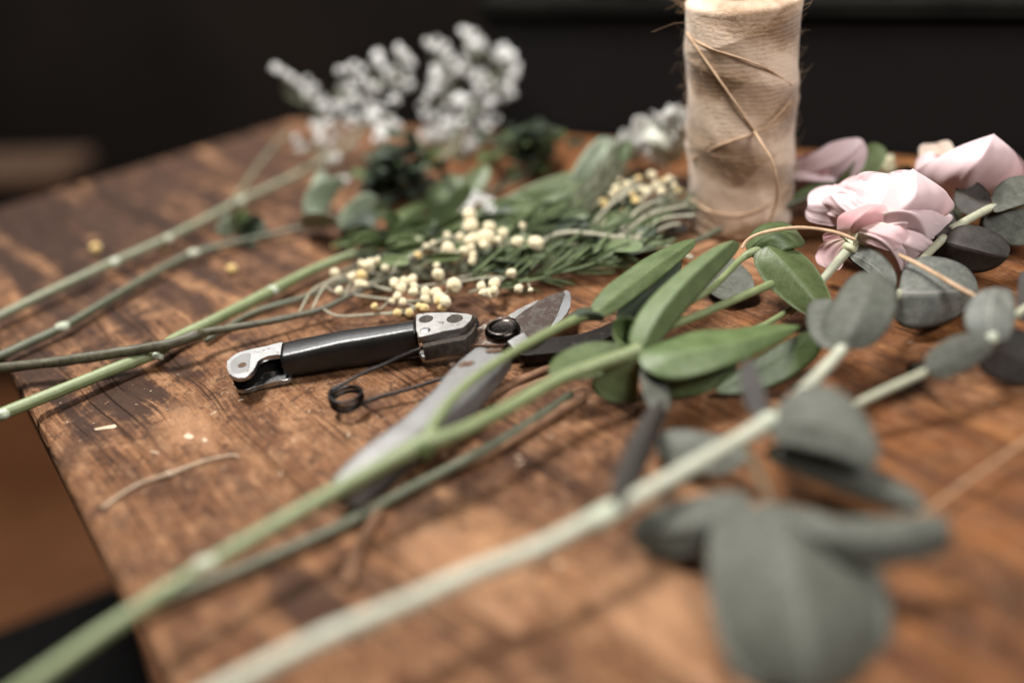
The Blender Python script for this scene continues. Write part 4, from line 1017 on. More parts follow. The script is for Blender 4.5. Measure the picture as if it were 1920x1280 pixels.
# ================================================================== stems on the left
def nodes(thing, lst, mat='node'):
    for (x, y, z, r) in lst:
        thing.part('node', bead(P(x, y, z), r * .01, M[mat], 'node', (1.5, 1, .9), 3, .2))
cs = Thing('leafy_sprig', 'straight bright green stem at the left with a pale node and curly leaves', 'sprig', P(400, 620, 0))
cs.part('stem', stem([(-60, 800, .9, .30), (0, 777, .9, .30), (100, 737, .8, .30), (200, 697, .7, .30), (290, 661, .6, .31), (330, 635, .6, .31), (400, 601, .6, .30), (505, 548, .6, .32), (600, 500, .7, .26), (720, 456, .8, .25), (800, 422, .8, .22), (860, 398, .9, .18)], M['stem'], n=8, segs=14))
nodes(cs, [(510, 544, .65, .30), (4, 776, .92, .28)])
cs.part('cut_stub', stem([(282, 664, .6, .18), (296, 668, .6, .17), (304, 669, .62, .15)], M['node'], n=4, name='cut_stub'))
for B, T, L, Q in [((700, 462, .9), (690, 430, 2.2), (668, 440, 1.4), (705, 440, 1.7)), ((720, 458, .9), (650, 470, 1.7), (690, 432, 2.4), (690, 455, 1.6)), ((740, 450, .9), (790, 395, 2.2), (745, 420, 1.8), (775, 425, 1.4)),
                   ((760, 440, .9), (725, 395, 2.6), (728, 425, 1.7), (752, 410, 2.0)), ((790, 430, .9), (850, 375, 2.2), (805, 398, 2.0), (838, 405, 1.3)), ((730, 455, .7), (745, 500, .4), (722, 480, .6), (752, 475, .7)),
                   ((830, 410, .9), (880, 350, 2.8), (842, 372, 2.2), (872, 382, 1.7)), ((800, 425, .8), (850, 440, .6), (822, 422, 1.2), (828, 446, .4)), ((700, 462, .8), (655, 430, 2.3), (665, 455, 1.3), (690, 436, 1.9))]:
    cs.part('leaf', leaf(B, T, L, Q, None, mats=LEAF, k=.9, nu=14, nv=8, ripple=.03))

tw = Thing('berry_sprig', 'brown speckled twig crossing the green stem, ending in pale yellow bobbles behind the shears', 'berry sprig', P(500, 610, 0))
tw.part('stem', stem([(-40, 696, 1.0, .26), (0, 690, 1.0, .26), (80, 681, 1.05, .25), (150, 672, 1.1, .27), (250, 656, 1.2, .25), (310, 646, 1.3, .26), (345, 636, 1.35, .25), (368, 628, 1.35, .29), (388, 622, 1.2, .21), (480, 607, .9, .18), (560, 591, .7, .165), (610, 577, .7, .15), (660, 552, .8, .14), (700, 535, .9, .125), (735, 515, 1.0, .115), (785, 487, 1.2, .10), (822, 475, 1.3, .09)], M['twig'], n=8, rough=.16))
BR = [[(585, 580, .7), (605, 542, 1.0), (630, 522, 1.2), (680, 510, 1.4)], [(560, 588, .7), (585, 545, 1.0), (622, 526, 1.2)], [(606, 580, .7), (635, 592, .5), (690, 590, .5), (740, 585, .5), (780, 575, .6)],
      [(700, 535, .9), (740, 545, .9), (800, 535, .9), (850, 530, .9), (920, 520, 1.0), (990, 525, .8)], [(735, 515, 1.0), (745, 495, 1.3), (770, 480, 1.6), (810, 458, 1.9), (860, 440, 2.0)], [(660, 552, .8), (720, 560, .7), (790, 565, .7), (840, 560, .7)],
      [(822, 475, 1.3), (870, 470, 1.4), (940, 460, 1.5), (1010, 455, 1.5)], [(640, 560, .8), (660, 530, 1.1), (690, 500, 1.4), (720, 480, 1.6)]]
tw.part('branches', join('branches', [stem(b, M['greytwig'], .065, 7, 6, .1) for b in BR]))
BER = [(272, 690, 45), (305, 820, 40), (395, 720, 40), (465, 690, 35), (500, 775, 35), (525, 615, 45), (595, 590, 35), (648, 652, 38), (905, 440, 32), (960, 490, 35), (1010, 465, 32), (895, 555, 38), (1115, 405, 35), (1120, 510, 65), (1210, 420, 40),
       (1280, 255, 65), (1290, 340, 70), (1400, 430, 80), (1430, 350, 60), (1300, 440, 60), (1495, 445, 38), (1305, 560, 45), (1240, 520, 40), (1640, 455, 52), (1778, 465, 65), (1680, 335, 35), (1050, 700, 55), (1035, 635, 35), (1165, 780, 65),
       (715, 775, 38), (770, 800, 50), (790, 750, 45), (845, 745, 45), (860, 830, 45), (740, 860, 42), (700, 900, 30), (780, 905, 38), (955, 830, 48), (950, 885, 45), (1030, 840, 55), (1060, 880, 60), (1100, 905, 55), (1080, 940, 45),
       (1595, 690, 45), (1370, 790, 45), (1470, 770, 55), (1465, 830, 48), (1650, 805, 42), (1740, 815, 28), (570, 940, 35), (740, 985, 38), (830, 985, 42)]
def berries(thing, lst, ox, oy, s, zf, gold=0.12, ways=()):
    samples = [P(*w) for b in ways for w in cr(b, 5)]; stalks = []
    protos = [bead(Vector(), 1.0, M['berry'], 'berry', (1, 1, .94), 4, .14), bead(Vector(), 1.0, M['berry2'], 'berry', (1, 1, .95), 4, .18)]
    for (X, Y, Rr) in lst:
        x, y = ox + X / s, oy + Y / s
        p = P(x, y, zf(x, y)); r = max(Rr / s - 1.6, 3.4) * depth(p) / FPX * .01
        if samples:
            q = min(samples, key=lambda w: (w - p).length); e = min(samples, key=lambda w: abs((w - p).length - .012) + .3 * (w - p).length)
            mid = (q + e) / 2 * .5 + p * .5; mid.z = (p.z + q.z) / 2 - .001
            rows = cr([tuple(e), tuple(mid), tuple(p)], 4)
            stalks.append(tube([Vector(w) for w in rows], [.00042] * len(rows), M['greytwig'], 5, 'stalk', 0, False))
        gi = 1 if R.random() < gold else 0
        if Y > 930 and s == 4: gi = 1
        o = bpy.data.objects.new('berry', protos[gi]); COL.objects.link(o); o.parent = thing.o
        o.location = p - thing.loc; o.scale = (r, r * R.uniform(.9, 1.05), r * R.uniform(.88, 1.0)); o.rotation_euler = (R.uniform(0, 6), R.uniform(0, 6), R.uniform(0, 6))
    if stalks: thing.part('stalks', join('stalks', stalks))
for cx_, cy_, n_, sp_ in ((780, 790, 3, 95), (1050, 880, 3, 100), (1350, 400, 4, 110), (1430, 800, 3, 90), (1200, 450, 4, 100), (560, 610, 3, 50), (420, 720, 3, 60)):
    for _ in range(n_): BER.append((cx_ + R.gauss(0, sp_), cy_ + R.gauss(0, sp_ * .75), R.uniform(34, 56)))
berries(tw, BER, 560, 340, 4.0, lambda x, y: 0.75 + max(0, (585 - y)) / 165 * 1.3 + R.uniform(-.15, .15), ways=BR)

# grey stems further left: gypsophila
def blossom_mesh():
    ms = []
    for i in range(14):
        a = R.uniform(0, 6.28); el = R.uniform(-.3, 1.45)
        d = Vector((math.cos(a) * math.cos(el), math.sin(a) * math.cos(el), math.sin(el)))
        s = d.cross(Vector((0, 0, 1)) if abs(d.z) < .9 else Vector((1, 0, 0))).normalized()
        t = d * R.uniform(.8, 1.05)
        ms.append(patch(d * .1, t, d * .75 + s * .42, d * .75 - s * .42, None, mats=[M['blossom']], peak=.7, k=.5, nu=5, nv=4, thick=2, name='b'))
    ms.append(bead(Vector((0, 0, .1)), .55, M['blossom'], 'core', (1, 1, .8), 2, .3))
    return join('blossom', ms)
BM = [blossom_mesh() for _ in range(3)]
def spray(thing, flowers, roots, rmin=.30, rmax=.48):
    br = []
    for (x, y, d) in flowers:
        p = Pd(x, y, d)
        if p.z < .004: p.z = .004
        o = bpy.data.objects.new('blossom', R.choice(BM)); COL.objects.link(o); o.parent = thing.o
        r = R.uniform(rmin, rmax) * .01
        o.location = p - thing.loc; o.scale = (r, r, r); o.rotation_euler = (R.uniform(-.8, .8), R.uniform(-.8, .8), R.uniform(0, 6))
        q = min(roots, key=lambda w: (w - p).length)
        m = (p + q) / 2 + Vector((R.uniform(-.006, .006), R.uniform(-.006, .006), -.004))
        rows = cr([tuple(q), tuple(m), tuple(p)], 4)
        br.append(tube([Vector(w) for w in rows], [.00045] * len(rows), M['stem_far'], 5, 'br', 0, False))
    thing.part('branches', join('branches', br))

gy = Thing('gypsophila_spray', 'white gypsophila spray on the long grey stem, its left arm reaching towards the bare table', 'gypsophila', P(560, 330, 0), 'gypsophila sprays')
gy.part('stem', stem([(-60, 618, .7, .255), (0, 592, .7, .255), (100, 544, .7, .255), (215, 491, .7, .265), (310, 449, .7, .255), (400, 404, .7, .255), (450, 377, .8, .255), (520, 345, 1.0, .2), (600, 305, 1.5, .2), (650, 275, 2.2, .13), (690, 230, 3.0, .1)], M['stem_far'], n=8))
gy.part('side_stem', stem([(425, 395, .9, .12), (460, 345, 1.4, .1), (500, 290, 2.2, .09), (540, 245, 3.0, .08)], M['stem_far'], n=7))
nodes(gy, [(450, 377, .85, .27), (215, 490, .75, .26), (315, 447, .75, .24), (212, 493, .72, .25)])
fl1 = [(517, 131), (533, 140), (545, 150), (562, 158), (575, 150), (572, 168), (585, 180), (590, 165), (600, 198), (612, 210), (605, 188), (638, 135), (650, 130), (680, 130), (672, 150), (690, 160), (708, 105), (715, 120), (747, 90), (757, 104), (765, 115), (740, 130),
       (745, 150), (730, 140), (700, 175), (685, 185), (660, 190), (640, 200), (735, 165), (750, 170), (740, 190), (590, 235), (605, 245), (620, 250), (600, 258), (625, 265), (640, 255), (680, 230), (700, 235), (715, 240), (690, 215), (730, 225), (745, 235), (660, 235), (672, 250),
       (650, 225), (560, 280), (570, 278), (612, 300), (625, 305), (630, 295), (660, 270), (720, 255), (735, 250), (710, 260), (648, 340), (690, 200), (715, 205), (765, 140), (770, 160), (700, 215), (640, 165), (620, 230), (655, 165)]
random.seed(5)
fl1 += [(x + R.gauss(0, 13), y + R.gauss(0, 13)) for x, y in R.sample(fl1, 14)]
spray(gy, [(x, y, R.uniform(66, 71)) for x, y in fl1], [Pd(640, 250, 69), Pd(600, 270, 69), Pd(700, 220, 69), Pd(560, 190, 69), Pd(720, 150, 69), Pd(640, 180, 69), Pd(600, 220, 69)])
g2 = Thing('gypsophila_spray', 'white gypsophila spray standing highest at the back, in front of the black cabinet', 'gypsophila', P(880, 310, 0), 'gypsophila sprays')
fl2 = [(800, 82), (810, 90), (820, 78), (835, 85), (828, 95), (870, 62), (880, 70), (890, 66), (900, 80), (905, 90), (885, 85), (935, 95), (945, 90), (955, 105), (962, 120), (950, 130), (940, 110), (970, 128), (965, 145), (850, 120), (860, 128), (870, 115), (875, 135), (855, 140),
       (820, 130), (815, 145), (830, 160), (890, 150), (905, 140), (915, 155), (900, 170), (925, 170), (940, 160), (955, 165), (945, 185), (870, 190), (885, 185), (860, 205), (880, 210), (900, 200), (915, 205), (840, 190), (835, 210), (850, 220), (800, 215), (815, 222), (890, 235),
       (905, 230), (915, 240), (900, 255), (885, 262), (895, 270), (880, 275), (905, 265), (830, 235), (845, 226), (870, 232), (920, 190), (800, 190), (810, 165), (790, 200), (930, 225)]
fl2 += [(x + R.gauss(0, 13), y + R.gauss(0, 13)) for x, y in R.sample(fl2, 16)]
spray(g2, [(x, y, R.uniform(67, 72)) for x, y in fl2], [Pd(860, 250, 70), Pd(890, 200, 70), Pd(850, 170, 70), Pd(920, 140, 70), Pd(830, 120, 70), Pd(890, 100, 70), Pd(900, 240, 70)])
g2.part('stem', stem([(700, 352, .5, .16), (780, 325, .8, .16), (840, 290, 1.6, .13), (862, 250, 2.6, .1), (890, 200, 4.0, .08)], M['stem_far'], n=7))
g3 = Thing('gypsophila_spray', 'tiny bluish white blossom cluster just above the yellow bobbles', 'gypsophila', P(895, 395, 0), 'gypsophila sprays')
spray(g3, [(872, 378, 60), (880, 372, 60), (888, 368, 60), (895, 375, 60), (884, 384, 59), (918, 378, 60), (926, 384, 60), (914, 390, 59), (922, 396, 59), (870, 388, 60), (905, 372, 61)], [P(900, 420, .5)], .28, .38)
g4 = Thing('gypsophila_spray', 'pinkish white low blossoms lying on the bare wood under the tallest spray', 'gypsophila', P(840, 305, 0), 'gypsophila sprays')
spray(g4, [(x, y, 74) for x, y in [(800, 265), (812, 272), (825, 268), (838, 275), (850, 280), (842, 288), (828, 284), (860, 286), (815, 260), (850, 268)]], [P(870, 300, .4)], .35, .5)

ds = Thing('leafy_sprig', 'dark dull stem at the far left with two pale nodes, ending in grey curled leaves', 'sprig', P(300, 540, 0))
ds.part('stem', stem([(-60, 690, .5, .23), (0, 667, .5, .23), (60, 640, .5, .23), (120, 612, .5, .22), (200, 565, .5, .23), (290, 512, .5, .23), (360, 477, .5, .22), (440, 455, .5, .18), (520, 437, .5, .16), (600, 420, .6, .14)], M['stem_dim'], n=8))
nodes(ds, [(118, 612, .6, .28), (364, 474, .6, .27)])
for B, T, L, Q, Mm in [((590, 415, .6), (640, 335, 3.0), (575, 360, 2.4), (625, 375, 1.6), PALE), ((600, 425, .5), (575, 400, 2.2), (566, 425, .8), (640, 415, 1.8), PALE), ((640, 430, .5), (700, 365, 2.3), (650, 385, 1.9), (690, 405, 1.0), PALE),
                       ((650, 400, .9), (720, 395, 1.0), (680, 370, 2.2), (690, 415, .6), LEAF), ((600, 420, .5), (610, 320, 3.2), (580, 365, 2.1), (606, 368, 1.8), PALE), ((648, 445, .3), (700, 400, 1.2), (655, 415, 1.1), (690, 440, .4), DULL)]:
    ds.part('leaf', leaf(B, T, L, Q, None, mats=Mm, k=.7, nu=14, nv=8, ripple=.04))
ls = Thing('leafy_sprig', 'small pale green leaf tuft between the two grey stems on the left', 'leaf tuft', P(445, 430, 0))
for B, T, L, Q, Mm in [((440, 440, .3), (408, 420, 1.6), (415, 440, .9), (430, 418, 1.4), PALE), ((445, 440, .3), (458, 392, 2.0), (432, 412, 1.4), (464, 418, 1.2), LEAF), ((452, 440, .3), (492, 410, 1.2), (465, 408, 1.6), (488, 440, .5), DULL), ((450, 445, .2), (478, 455, .4), (458, 440, .7), (466, 462, .2), DULL), ((446, 440, .3), (425, 405, 1.7), (420, 420, 1.3), (440, 412, 1.6), PALE)]:
    ls.part('leaf', leaf(B, T, L, Q, None, mats=Mm, k=.8, nu=14, nv=8, ripple=.04))
ls.part('stem', stem([(440, 442, .2, .12), (455, 428, .5, .12), (470, 420, .9, .08)], M['stem_dim'], n=5))
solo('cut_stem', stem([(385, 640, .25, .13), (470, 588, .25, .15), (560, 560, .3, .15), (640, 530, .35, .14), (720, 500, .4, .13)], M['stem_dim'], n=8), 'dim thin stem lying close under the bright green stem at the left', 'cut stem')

# ================================================================== dark and green leaves in the back
bl_ = Thing('leafy_sprig', 'very dark green leafy sprig on the wood below the white blossoms', 'foliage', P(745, 370, 0))
for i in range(90):
    bx, by = 745 + R.gauss(0, 34), 325 + R.gauss(0, 24)
    a = R.uniform(-.3, 3.4); l = R.uniform(22, 48)
    z0 = max(.3, .5 + (325 + 30 - by) / 24)
    B = (bx, by, z0); T_ = (bx + math.cos(a) * l, by - math.sin(a) * l * .7, max(.3, z0 + R.gauss(.3, .6)))
    wx, wy = -math.sin(a) * l * .26, -math.cos(a) * l * .18
    zz = (z0 + T_[2]) / 2
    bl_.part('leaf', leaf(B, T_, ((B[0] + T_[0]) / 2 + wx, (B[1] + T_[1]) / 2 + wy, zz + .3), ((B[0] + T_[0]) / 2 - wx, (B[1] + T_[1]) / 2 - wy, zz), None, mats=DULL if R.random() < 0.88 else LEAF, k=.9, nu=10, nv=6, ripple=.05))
bl_.part('stem', stem([(650, 395, .3, .13), (700, 378, .4, .13), (745, 360, .6, .12), (760, 330, 1.4, .08)], M['stem_dim'], n=6))
b2 = Thing('leafy_sprig', 'mid green leafy sprig between the white blossoms and the long pale leaf', 'foliage', P(1000, 320, 0))
for i in range(70):
    bx, by = 995 + R.gauss(0, 32), 278 + R.gauss(0, 20)
    a = R.uniform(-.3, 3.4); l = R.uniform(22, 48)
    z0 = max(.3, .5 + (278 + 30 - by) / 24)
    B = (bx, by, z0); T_ = (bx + math.cos(a) * l, by - math.sin(a) * l * .7, max(.3, z0 + R.gauss(.3, .6)))
    wx, wy = -math.sin(a) * l * .26, -math.cos(a) * l * .18
    zz = (z0 + T_[2]) / 2
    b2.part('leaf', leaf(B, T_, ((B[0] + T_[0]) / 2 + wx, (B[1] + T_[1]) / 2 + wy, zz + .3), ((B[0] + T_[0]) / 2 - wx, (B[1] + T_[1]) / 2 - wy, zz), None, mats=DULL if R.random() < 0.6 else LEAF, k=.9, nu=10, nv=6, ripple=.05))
b2.part('stem', stem([(900, 370, .4, .13), (950, 345, .5, .13), (985, 330, .6, .12), (1005, 290, 1.8, .08)], M['stem_dim'], n=6))
b3 = Thing('leafy_sprig', 'long green leaves lying flat behind the yellow bobbles, left of the spool', 'foliage', P(1020, 400, 0))
for B, T, L, Q, Mm in [((925, 400, .7), (1115, 325, 2.0), (1010, 340, 2.1), (1040, 380, 1.1), LEAF), ((1075, 365, 1.0), (1140, 258, 3.8), (1085, 300, 3.0), (1142, 318, 2.4), PALE), ((1080, 370, .9), (1175, 262, 3.6), (1115, 315, 2.5), (1165, 318, 2.2), LEAF), ((905, 425, .6), (1075, 395, 1.1), (990, 385, 1.5), (1000, 408, .9), LEAF),
                       ((900, 400, .7), (1010, 385, 1.3), (950, 370, 1.7), (965, 405, .9), LEAF), ((860, 390, .5), (910, 310, 2.4), (862, 345, 1.9), (910, 350, 1.6), LEAF), ((1020, 440, .3), (1100, 380, 1.2), (1040, 405, 1.0), (1085, 415, .7), DULL), ((880, 440, .4), (960, 405, 1.2), (905, 412, 1.2), (935, 430, .6), LEAF),
                       ((960, 430, .3), (1060, 412, .5), (1000, 405, .9), (1010, 435, .2), DULL), ((800, 380, .6), (860, 330, 1.8), (815, 345, 1.6), (855, 365, 1.0), LEAF)]:
    b3.part('leaf', leaf(B, T, L, Q, None, mats=Mm, k=.9, nu=16, nv=8, ripple=.02))
b3.part('stem', stem([(790, 470, .4, .16), (880, 432, .5, .16), (960, 408, .6, .15), (1080, 368, .9, .13)], M['stem'], n=6))

def feather(name, label, path, mat, n, l, r=.07, up=.5, group=None):
    rows = [tuple(P(*q)) for q in path]; q = [Vector(p) for p in cr(rows, 12)]
    t = Thing(name, label, 'foliage', (q[0].x, q[0].y, 0), group)
    t.part('stem', tube(q, [r * .01 * (1 - .6 * i / len(q)) for i in range(len(q))], M['greytwig'], 6, 'stem', .1))
    ms = []
    for i in range(n):
        k = R.uniform(.12, 1) * (len(q) - 1); a = q[int(k)]; b = q[min(int(k) + 1, len(q) - 1)]
        d = (q[min(int(k) + 2, len(q) - 1)] - q[max(int(k) - 2, 0)]).normalized()
        s = Vector((R.gauss(0, 1), R.gauss(0, 1), R.gauss(.3, .7))); s = (s - d * s.dot(d)).normalized()
        ll = l * R.uniform(.6, 1.2) * .01
        e = a + (d * R.uniform(.6, 1.0) + s * up).normalized() * ll
        if e.z < .001: e.z = .001
        w = d.cross(s) * ll * .05
        ms.append(patch(a, e, (a + e) / 2 + w, (a + e) / 2 - w, None, mats=[mat], k=.8, nu=4, nv=2, thick=.03, name='n'))
    t.part('needles', join('needles', ms))
    return t
FG = 'feathery sprigs behind the shears'
feather('feathery_sprig', 'feathery green sprig lying nearest the blade of the shears', [(880, 548, .5), (960, 530, .6), (1060, 508, .7), (1150, 480, .8), (1205, 462, .8)], M['feather'], 80, 2.4, group=FG)
feather('feathery_sprig', 'feathery green sprig running beneath the arched grey twig', [(830, 530, .7), (920, 505, .9), (1010, 478, 1.1), (1090, 455, 1.2), (1150, 430, 1.3)], M['feather'], 80, 2.2, group=FG)
feather('feathery_sprig', 'upright grey-green feathery sprig left of the second yellow cluster', [(1060, 440, .7), (1085, 400, 1.4), (1110, 365, 2.0), (1140, 325, 2.8)], M['feather_grey'], 130, 2.0, group=FG)
feather('feathery_sprig', 'grey-green feathery sprig pointing at the foot of the spool', [(1130, 450, .8), (1190, 415, 1.2), (1240, 395, 1.5), (1285, 385, 1.6)], M['feather_grey'], 110, 1.8, group=FG)

t2 = Thing('berry_sprig', 'blurred grey arched twig with a second yellow bobble cluster, close beside the spool', 'berry sprig', P(1180, 440, 0))
t2.part('stem', stem([(1016, 456, 1.3, .12), (1040, 441, 1.6, .14), (1077, 436, 1.8, .15), (1115, 440, 1.7, .15), (1157, 446, 1.4, .16), (1215, 452, 1.1, .15), (1262, 468, .7, .14), (1300, 485, .5, .13)], M['greytwig'], n=8))
B2 = [[(1110, 425, 1.2), (1145, 382, 1.8), (1205, 348, 2.4)], [(1157, 442, 1.4), (1200, 392, 2.0), (1252, 372, 2.2)], [(1160, 446, 1.4), (1215, 405, 1.8), (1288, 385, 1.9)], [(1185, 449, 1.2), (1240, 412, 1.5), (1304, 404, 1.5)], [(1200, 450, 1.1), (1250, 425, 1.2), (1275, 420, 1.2)], [(1130, 400, 1.5), (1160, 370, 2.0), (1190, 335, 2.6)], [(1200, 380, 2.0), (1230, 350, 2.4), (1270, 335, 2.6)]]
t2.part('branches', join('branches', [stem(b, M['greytwig'], .10, 7, 6, .1) for b in B2]))
for B, T, L, Q in [((1170, 375, 1.8), (1206, 345, 2.4), (1182, 352, 2.3), (1196, 364, 1.9)), ((1215, 385, 1.9), (1254, 368, 2.2), (1230, 368, 2.3), (1240, 382, 1.8)), ((1262, 405, 1.5), (1306, 404, 1.4), (1280, 396, 1.7), (1286, 412, 1.2)), ((1235, 425, 1.0), (1290, 428, .7), (1262, 414, 1.2), (1266, 436, .6))]:
    t2.part('leaf', leaf(B, T, L, Q, None, mats=EUCD if B[0] > 1230 else EUC, k=.8, nu=10, nv=6))
BE2 = [(1530, 515, 44), (1660, 550, 42), (1430, 545, 38), (1265, 620, 46), (1340, 590, 40), (1410, 710, 42), (1160, 725, 48), (1330, 795, 42), (1510, 800, 36), (1175, 900, 40), (1500, 640, 46), (1600, 640, 44), (1740, 640, 40), (1560, 590, 38), (1700, 600, 36), (1450, 620, 36), (1620, 560, 34), (1380, 660, 30), (1290, 560, 32), (1230, 660, 34)]
berries(t2, BE2, 840, 200, 4.0, lambda x, y: max(.6, 1.0 + (430 - y) / 62), .35, ways=B2)

feather('feathery_sprig', 'feathery green sprig in the middle of the foliage bed, right of the bluish blossoms', [(850, 470, .6), (930, 440, .9), (1010, 420, 1.2), (1090, 400, 1.4)], M['feather'], 60, 2.4, group=FG)
feather('feathery_sprig', 'grey-green feathery sprig among the nearest yellow bobbles', [(640, 560, .4), (720, 530, .5), (800, 510, .6), (880, 500, .6)], M['feather_grey'], 110, 1.5, .06, group=FG)
bed = Thing('leafy_sprig', 'dense bed of narrow green leaves under the yellow bobbles and behind the bright stem', 'foliage', P(830, 450, 0))
for i in range(120):
    x, y = R.uniform(610, 1150), R.uniform(325, 505)
    if y > 560 - (x - 640) * .12 or y < 420 - (x - 640) * .13: continue
    a = R.gauss(.42, .38); l = R.uniform(55, 140)
    B = (x, y, R.uniform(.3, .8)); T_ = (x + math.cos(a) * l, y - math.sin(a) * l * .6, R.uniform(.5, 2.0))
    cx_, cy_ = (B[0] + T_[0]) / 2, (B[1] + T_[1]) / 2; ww = R.uniform(9, 20)
    bed.part('leaf', leaf(B, T_, (cx_ - math.sin(a) * ww, cy_ - math.cos(a) * ww * .7, (B[2] + T_[2]) / 2 + R.uniform(.2, .8)), (cx_ + math.sin(a) * ww, cy_ + math.cos(a) * ww * .7, (B[2] + T_[2]) / 2 + R.uniform(-.1, .3)), None,
             mats=R.choice([LEAF, LEAF, [M['leaf_under']] * 2, DULL, DULL]), k=.9, nu=10, nv=6, ripple=.03))  # dull leaves paint dim shadow in among the green ones
bed.part('stem', stem([(620, 520, .3, .13), (720, 478, .35, .14), (840, 440, .4, .13), (960, 405, .4, .1)], M['stem_dim'], n=6))

# white ruffled flowers half behind the spool
def ruffled(name, label, cx, cy, z, rad, n=26, stemto=None):
    c = P(cx, cy, z)
    t = Thing(name, label, 'white flower', (c.x, c.y, 0), 'white ruffled flowers')
    for i in range(n):
        a = R.uniform(0, 6.28); el = R.uniform(-.5, 1.4)
        dr = Vector((math.cos(a) * math.cos(el), math.sin(a) * math.cos(el) * .8, math.sin(el)))
        s = dr.cross(Vector((R.uniform(-1, 1), R.uniform(-1, 1), R.uniform(-1, 1)))).normalized()
        rr = rad * .01 * R.uniform(.75, 1.1)
        t.part('petal', patch(c + dr * rr * .1, c + dr * rr, c + dr * rr * .8 + s * rr * .45, c + dr * rr * .8 - s * rr * .45, None, mats=[M['white_petal']], peak=.72, k=.55, nu=16, nv=12, ripple=.06, freq=16, thick=.03, pleat=.03, name='petal'))
    t.part('heart', bead(c, rad * .0062, M['white_petal'], 'heart', (1, 1, .9), 4, .3))
    q = stemto or (cx - 40, cy + 60, .4)
    e = P(*q)
    rows = cr([tuple(c), tuple((c + e) / 2 + Vector((0, 0, -.004))), tuple(e)], 5)
    t.part('stem', tube([Vector(w) for w in rows], [.0015] * len(rows), M['stem_dim'], 8, 'stem', .05))
ruffled('white_flower', 'large ruffled white flower half hidden by the left side of the twine spool', 1252, 262, 3.0, 2.2, 26, (1200, 345, .4))
ruffled('white_flower', 'small ruffled white flower left of the large one beside the spool', 1180, 280, 1.6, 1.2, 18, (1130, 350, .4))

# greenery lying on the crate
cg = Thing('leafy_sprig', 'dim grey-green sprig lying on top of the black cabinet', 'foliage', Pd(1100, 20, 88))
gz = CH + .012
for i in range(90):
    x = R.uniform(900, 1260) if R.random() < .8 else R.uniform(1490, 1640); y = R.uniform(-25, 45)
    a = R.uniform(-1, 1)
    w0 = P(x, y, gz * 100 + .15)
    lv_ = Vector((w0.x - k0.x, w0.y - k0.y, 0))
    if lv_.dot(kn) < .004 or lv_.dot(kd) < .01: continue
    dr = Vector((math.cos(a), math.sin(a), R.uniform(0, .3))); s = Vector((-math.sin(a), math.cos(a), .15))
    l = R.uniform(.02, .035)
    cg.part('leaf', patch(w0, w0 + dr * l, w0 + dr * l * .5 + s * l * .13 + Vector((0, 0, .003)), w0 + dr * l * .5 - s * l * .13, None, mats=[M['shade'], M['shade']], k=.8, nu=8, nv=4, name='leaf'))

# ================================================================== crumbs and bits
CH_ = 'pale wood chips on the table'
def chip(px, label, z=.015, t=.025):
    solo('wood_chip', prism(px, z + t, z * .2, M['chip'], .01, 'wood_chip'), label, 'wood chip', CH_)
chip([(176, 803), (196, 799), (215, 795), (219, 799), (211, 802), (198, 803), (180, 806)], 'long splinter-shaped pale chip on the dark stained wood near the left edge')
chip([(344, 817), (352, 811), (361, 815), (363, 820), (353, 822), (345, 820)], 'bright square pale chip on the bare wood left of the shears')
chip([(378, 823), (385, 820), (389, 825), (383, 828)], 'tiniest pale chip just right of the square one')
chip([(1040, 1055), (1050, 1052), (1054, 1057), (1044, 1060)], 'lone pale crumb on the wood above the thick foreground stem')
ds_ = Thing('dry_stalk', 'thin dry stalk lying on bare wood near the left table edge', 'dry stalk', P(320, 900, 0))
ds_.part('stem', stem([(192, 952, .10, .07), (225, 928, .10, .07), (265, 905, .12, .065), (318, 888, .15, .07), (370, 868, .16, .06), (410, 857, .15, .055), (438, 853, .1, .05), (447, 858, .06, .04)], M['dry'], n=7, rough=.2))
ds_.part('node', bead(P(317, 888, .15), .0013, M['chip'], 'node', (1.6, .9, .9), 2, .3))
LB = 'loose yellow bobbles'
for (x, y, r, lab) in ((435, 504, .30, 'dull yellow bobble lying alone on the dark wood between two stems'), (306, 461, .24, 'yellow bobble half under the long grey stem'), (628, 462, .2, 'tiny yellowish bobble at the foot of the pale grey leaves'), (180, 465, .34, 'faint tan bobble on the bare wood above the long grey stem')):
    solo('loose_berry', bead(P(x, y, r), r * .01, M['berry2'], 'loose_berry', (1, 1, .95), 3, .12), lab, 'berry', LB)
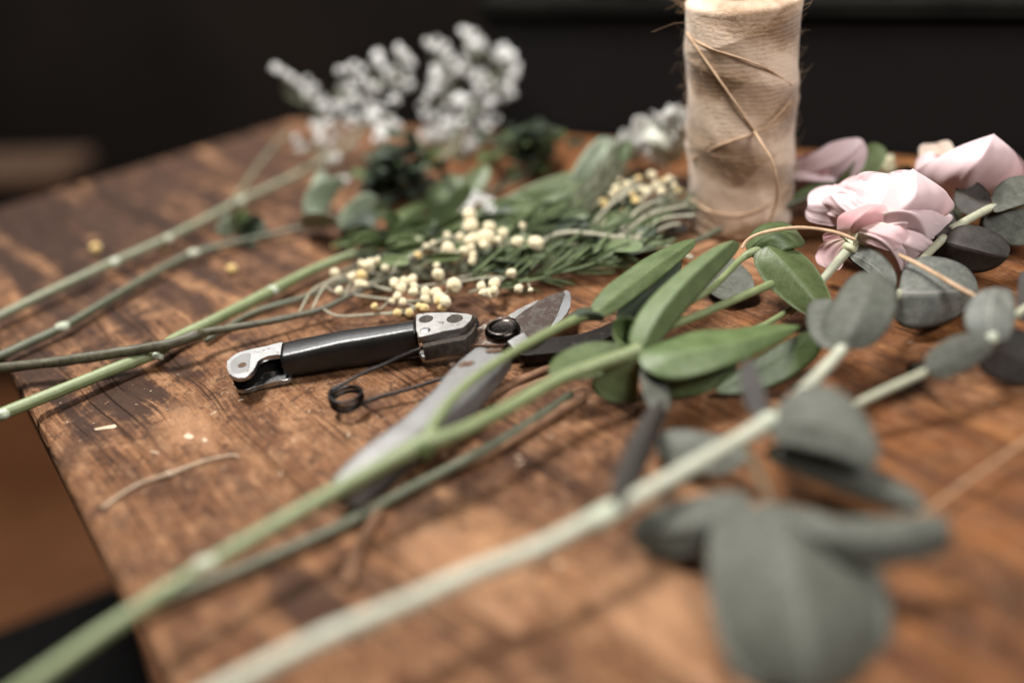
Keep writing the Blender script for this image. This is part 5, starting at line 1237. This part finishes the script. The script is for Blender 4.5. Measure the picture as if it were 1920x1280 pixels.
# scattered sawdust and stem crumbs, nobody could count them
dust = []
for i in range(420):
    x, y = R.gauss(620, 330), R.gauss(780, 120)
    if R.random() < .35: x, y = R.uniform(60, 1900), R.uniform(480, 1200)
    p = P(x, y, 0)
    # stay on the table
    ndir = Vector((-dirL.y, dirL.x, 0));  ndir = ndir if ndir.dot(cen - eA) > 0 else -ndir
    if (p - eA).dot(ndir) < .004: continue
    s = abs(R.gauss(0, .00016)) + .00007; a = R.uniform(0, 6.28); l = s * R.uniform(1, 5)
    u_ = Vector((math.cos(a), math.sin(a), R.uniform(-.1, .3))) * l; v_ = Vector((-math.sin(a), math.cos(a), 0)) * s
    b = p + Vector((0, 0, s * .6 + .00005)); h_ = Vector((0, 0, s * .8))
    V = [b - u_ - v_, b + u_ - v_, b + u_ + v_, b - u_ + v_, b + h_ + u_ * .3]
    dust.append(mesh('d', V, [(3, 2, 1, 0), (0, 1, 4), (1, 2, 4), (2, 3, 4), (3, 0, 4)], M['chip'] if R.random() < .12 else (M['bark'] if R.random() < .75 else M['dry']), smooth=False))
solo('sawdust', join('sawdust', dust), 'fine sawdust and crumbs of bark scattered over the bare wood', 'sawdust', None, 'stuff')

# ================================================================== camera, light, world
cam_d = bpy.data.cameras.new('camera'); cam = bpy.data.objects.new('camera', cam_d); COL.objects.link(cam)
cam.location = (0, 0, HC * .01); cam.rotation_euler = (Matrix.Rotation(math.radians(90) - TH, 3, 'X') @ Matrix.Rotation(-ROLL, 3, 'Z')).to_euler()
cam_d.lens = 35; cam_d.sensor_width = 36; cam_d.clip_start = 0.01; cam_d.clip_end = 50
cam_d.dof.use_dof = True; cam_d.dof.focus_distance = FOCUS; cam_d.dof.aperture_fstop = 1.5; cam_d.dof.aperture_blades = 0
scene.camera = cam

def area(name, loc, target, size, size_y, power, col):
    l = bpy.data.lights.new(name, 'AREA'); l.shape = 'RECTANGLE'; l.size = size; l.size_y = size_y; l.energy = power; l.color = col
    o = bpy.data.objects.new(name, l); COL.objects.link(o); o.location = loc
    o.rotation_euler = (Vector(target) - Vector(loc)).to_track_quat('-Z', 'Y').to_euler()
    return o
area('ceiling_light', (-0.34, 0.64, 1.16), (0.04, 0.50, 0), 0.28, 0.26, 34, (1.0, 0.975, 0.935))
area('window_light', (-0.35, 1.60, 1.20), (0.05, 0.5, 0), 0.8, 0.4, 14, (1.0, 0.985, 0.96))
area('room_light', (0.55, -0.28, 0.95), (0.05, 0.5, 0), 0.5, 0.4, 18, (1.0, 0.975, 0.95))

w = bpy.data.worlds.new('World'); scene.world = w; w.use_nodes = True
bgn = w.node_tree.nodes['Background']; bgn.inputs[0].default_value = (0.55, 0.52, 0.48, 1); bgn.inputs[1].default_value = 0.018

scene.render.engine = 'CYCLES'
scene.cycles.use_denoising = True
scene.cycles.max_bounces = 6
scene.view_settings.view_transform = 'Standard'; scene.view_settings.look = 'None'
scene.view_settings.exposure = 0.0; scene.view_settings.gamma = 1.0
scene.view_settings.use_curve_mapping = False
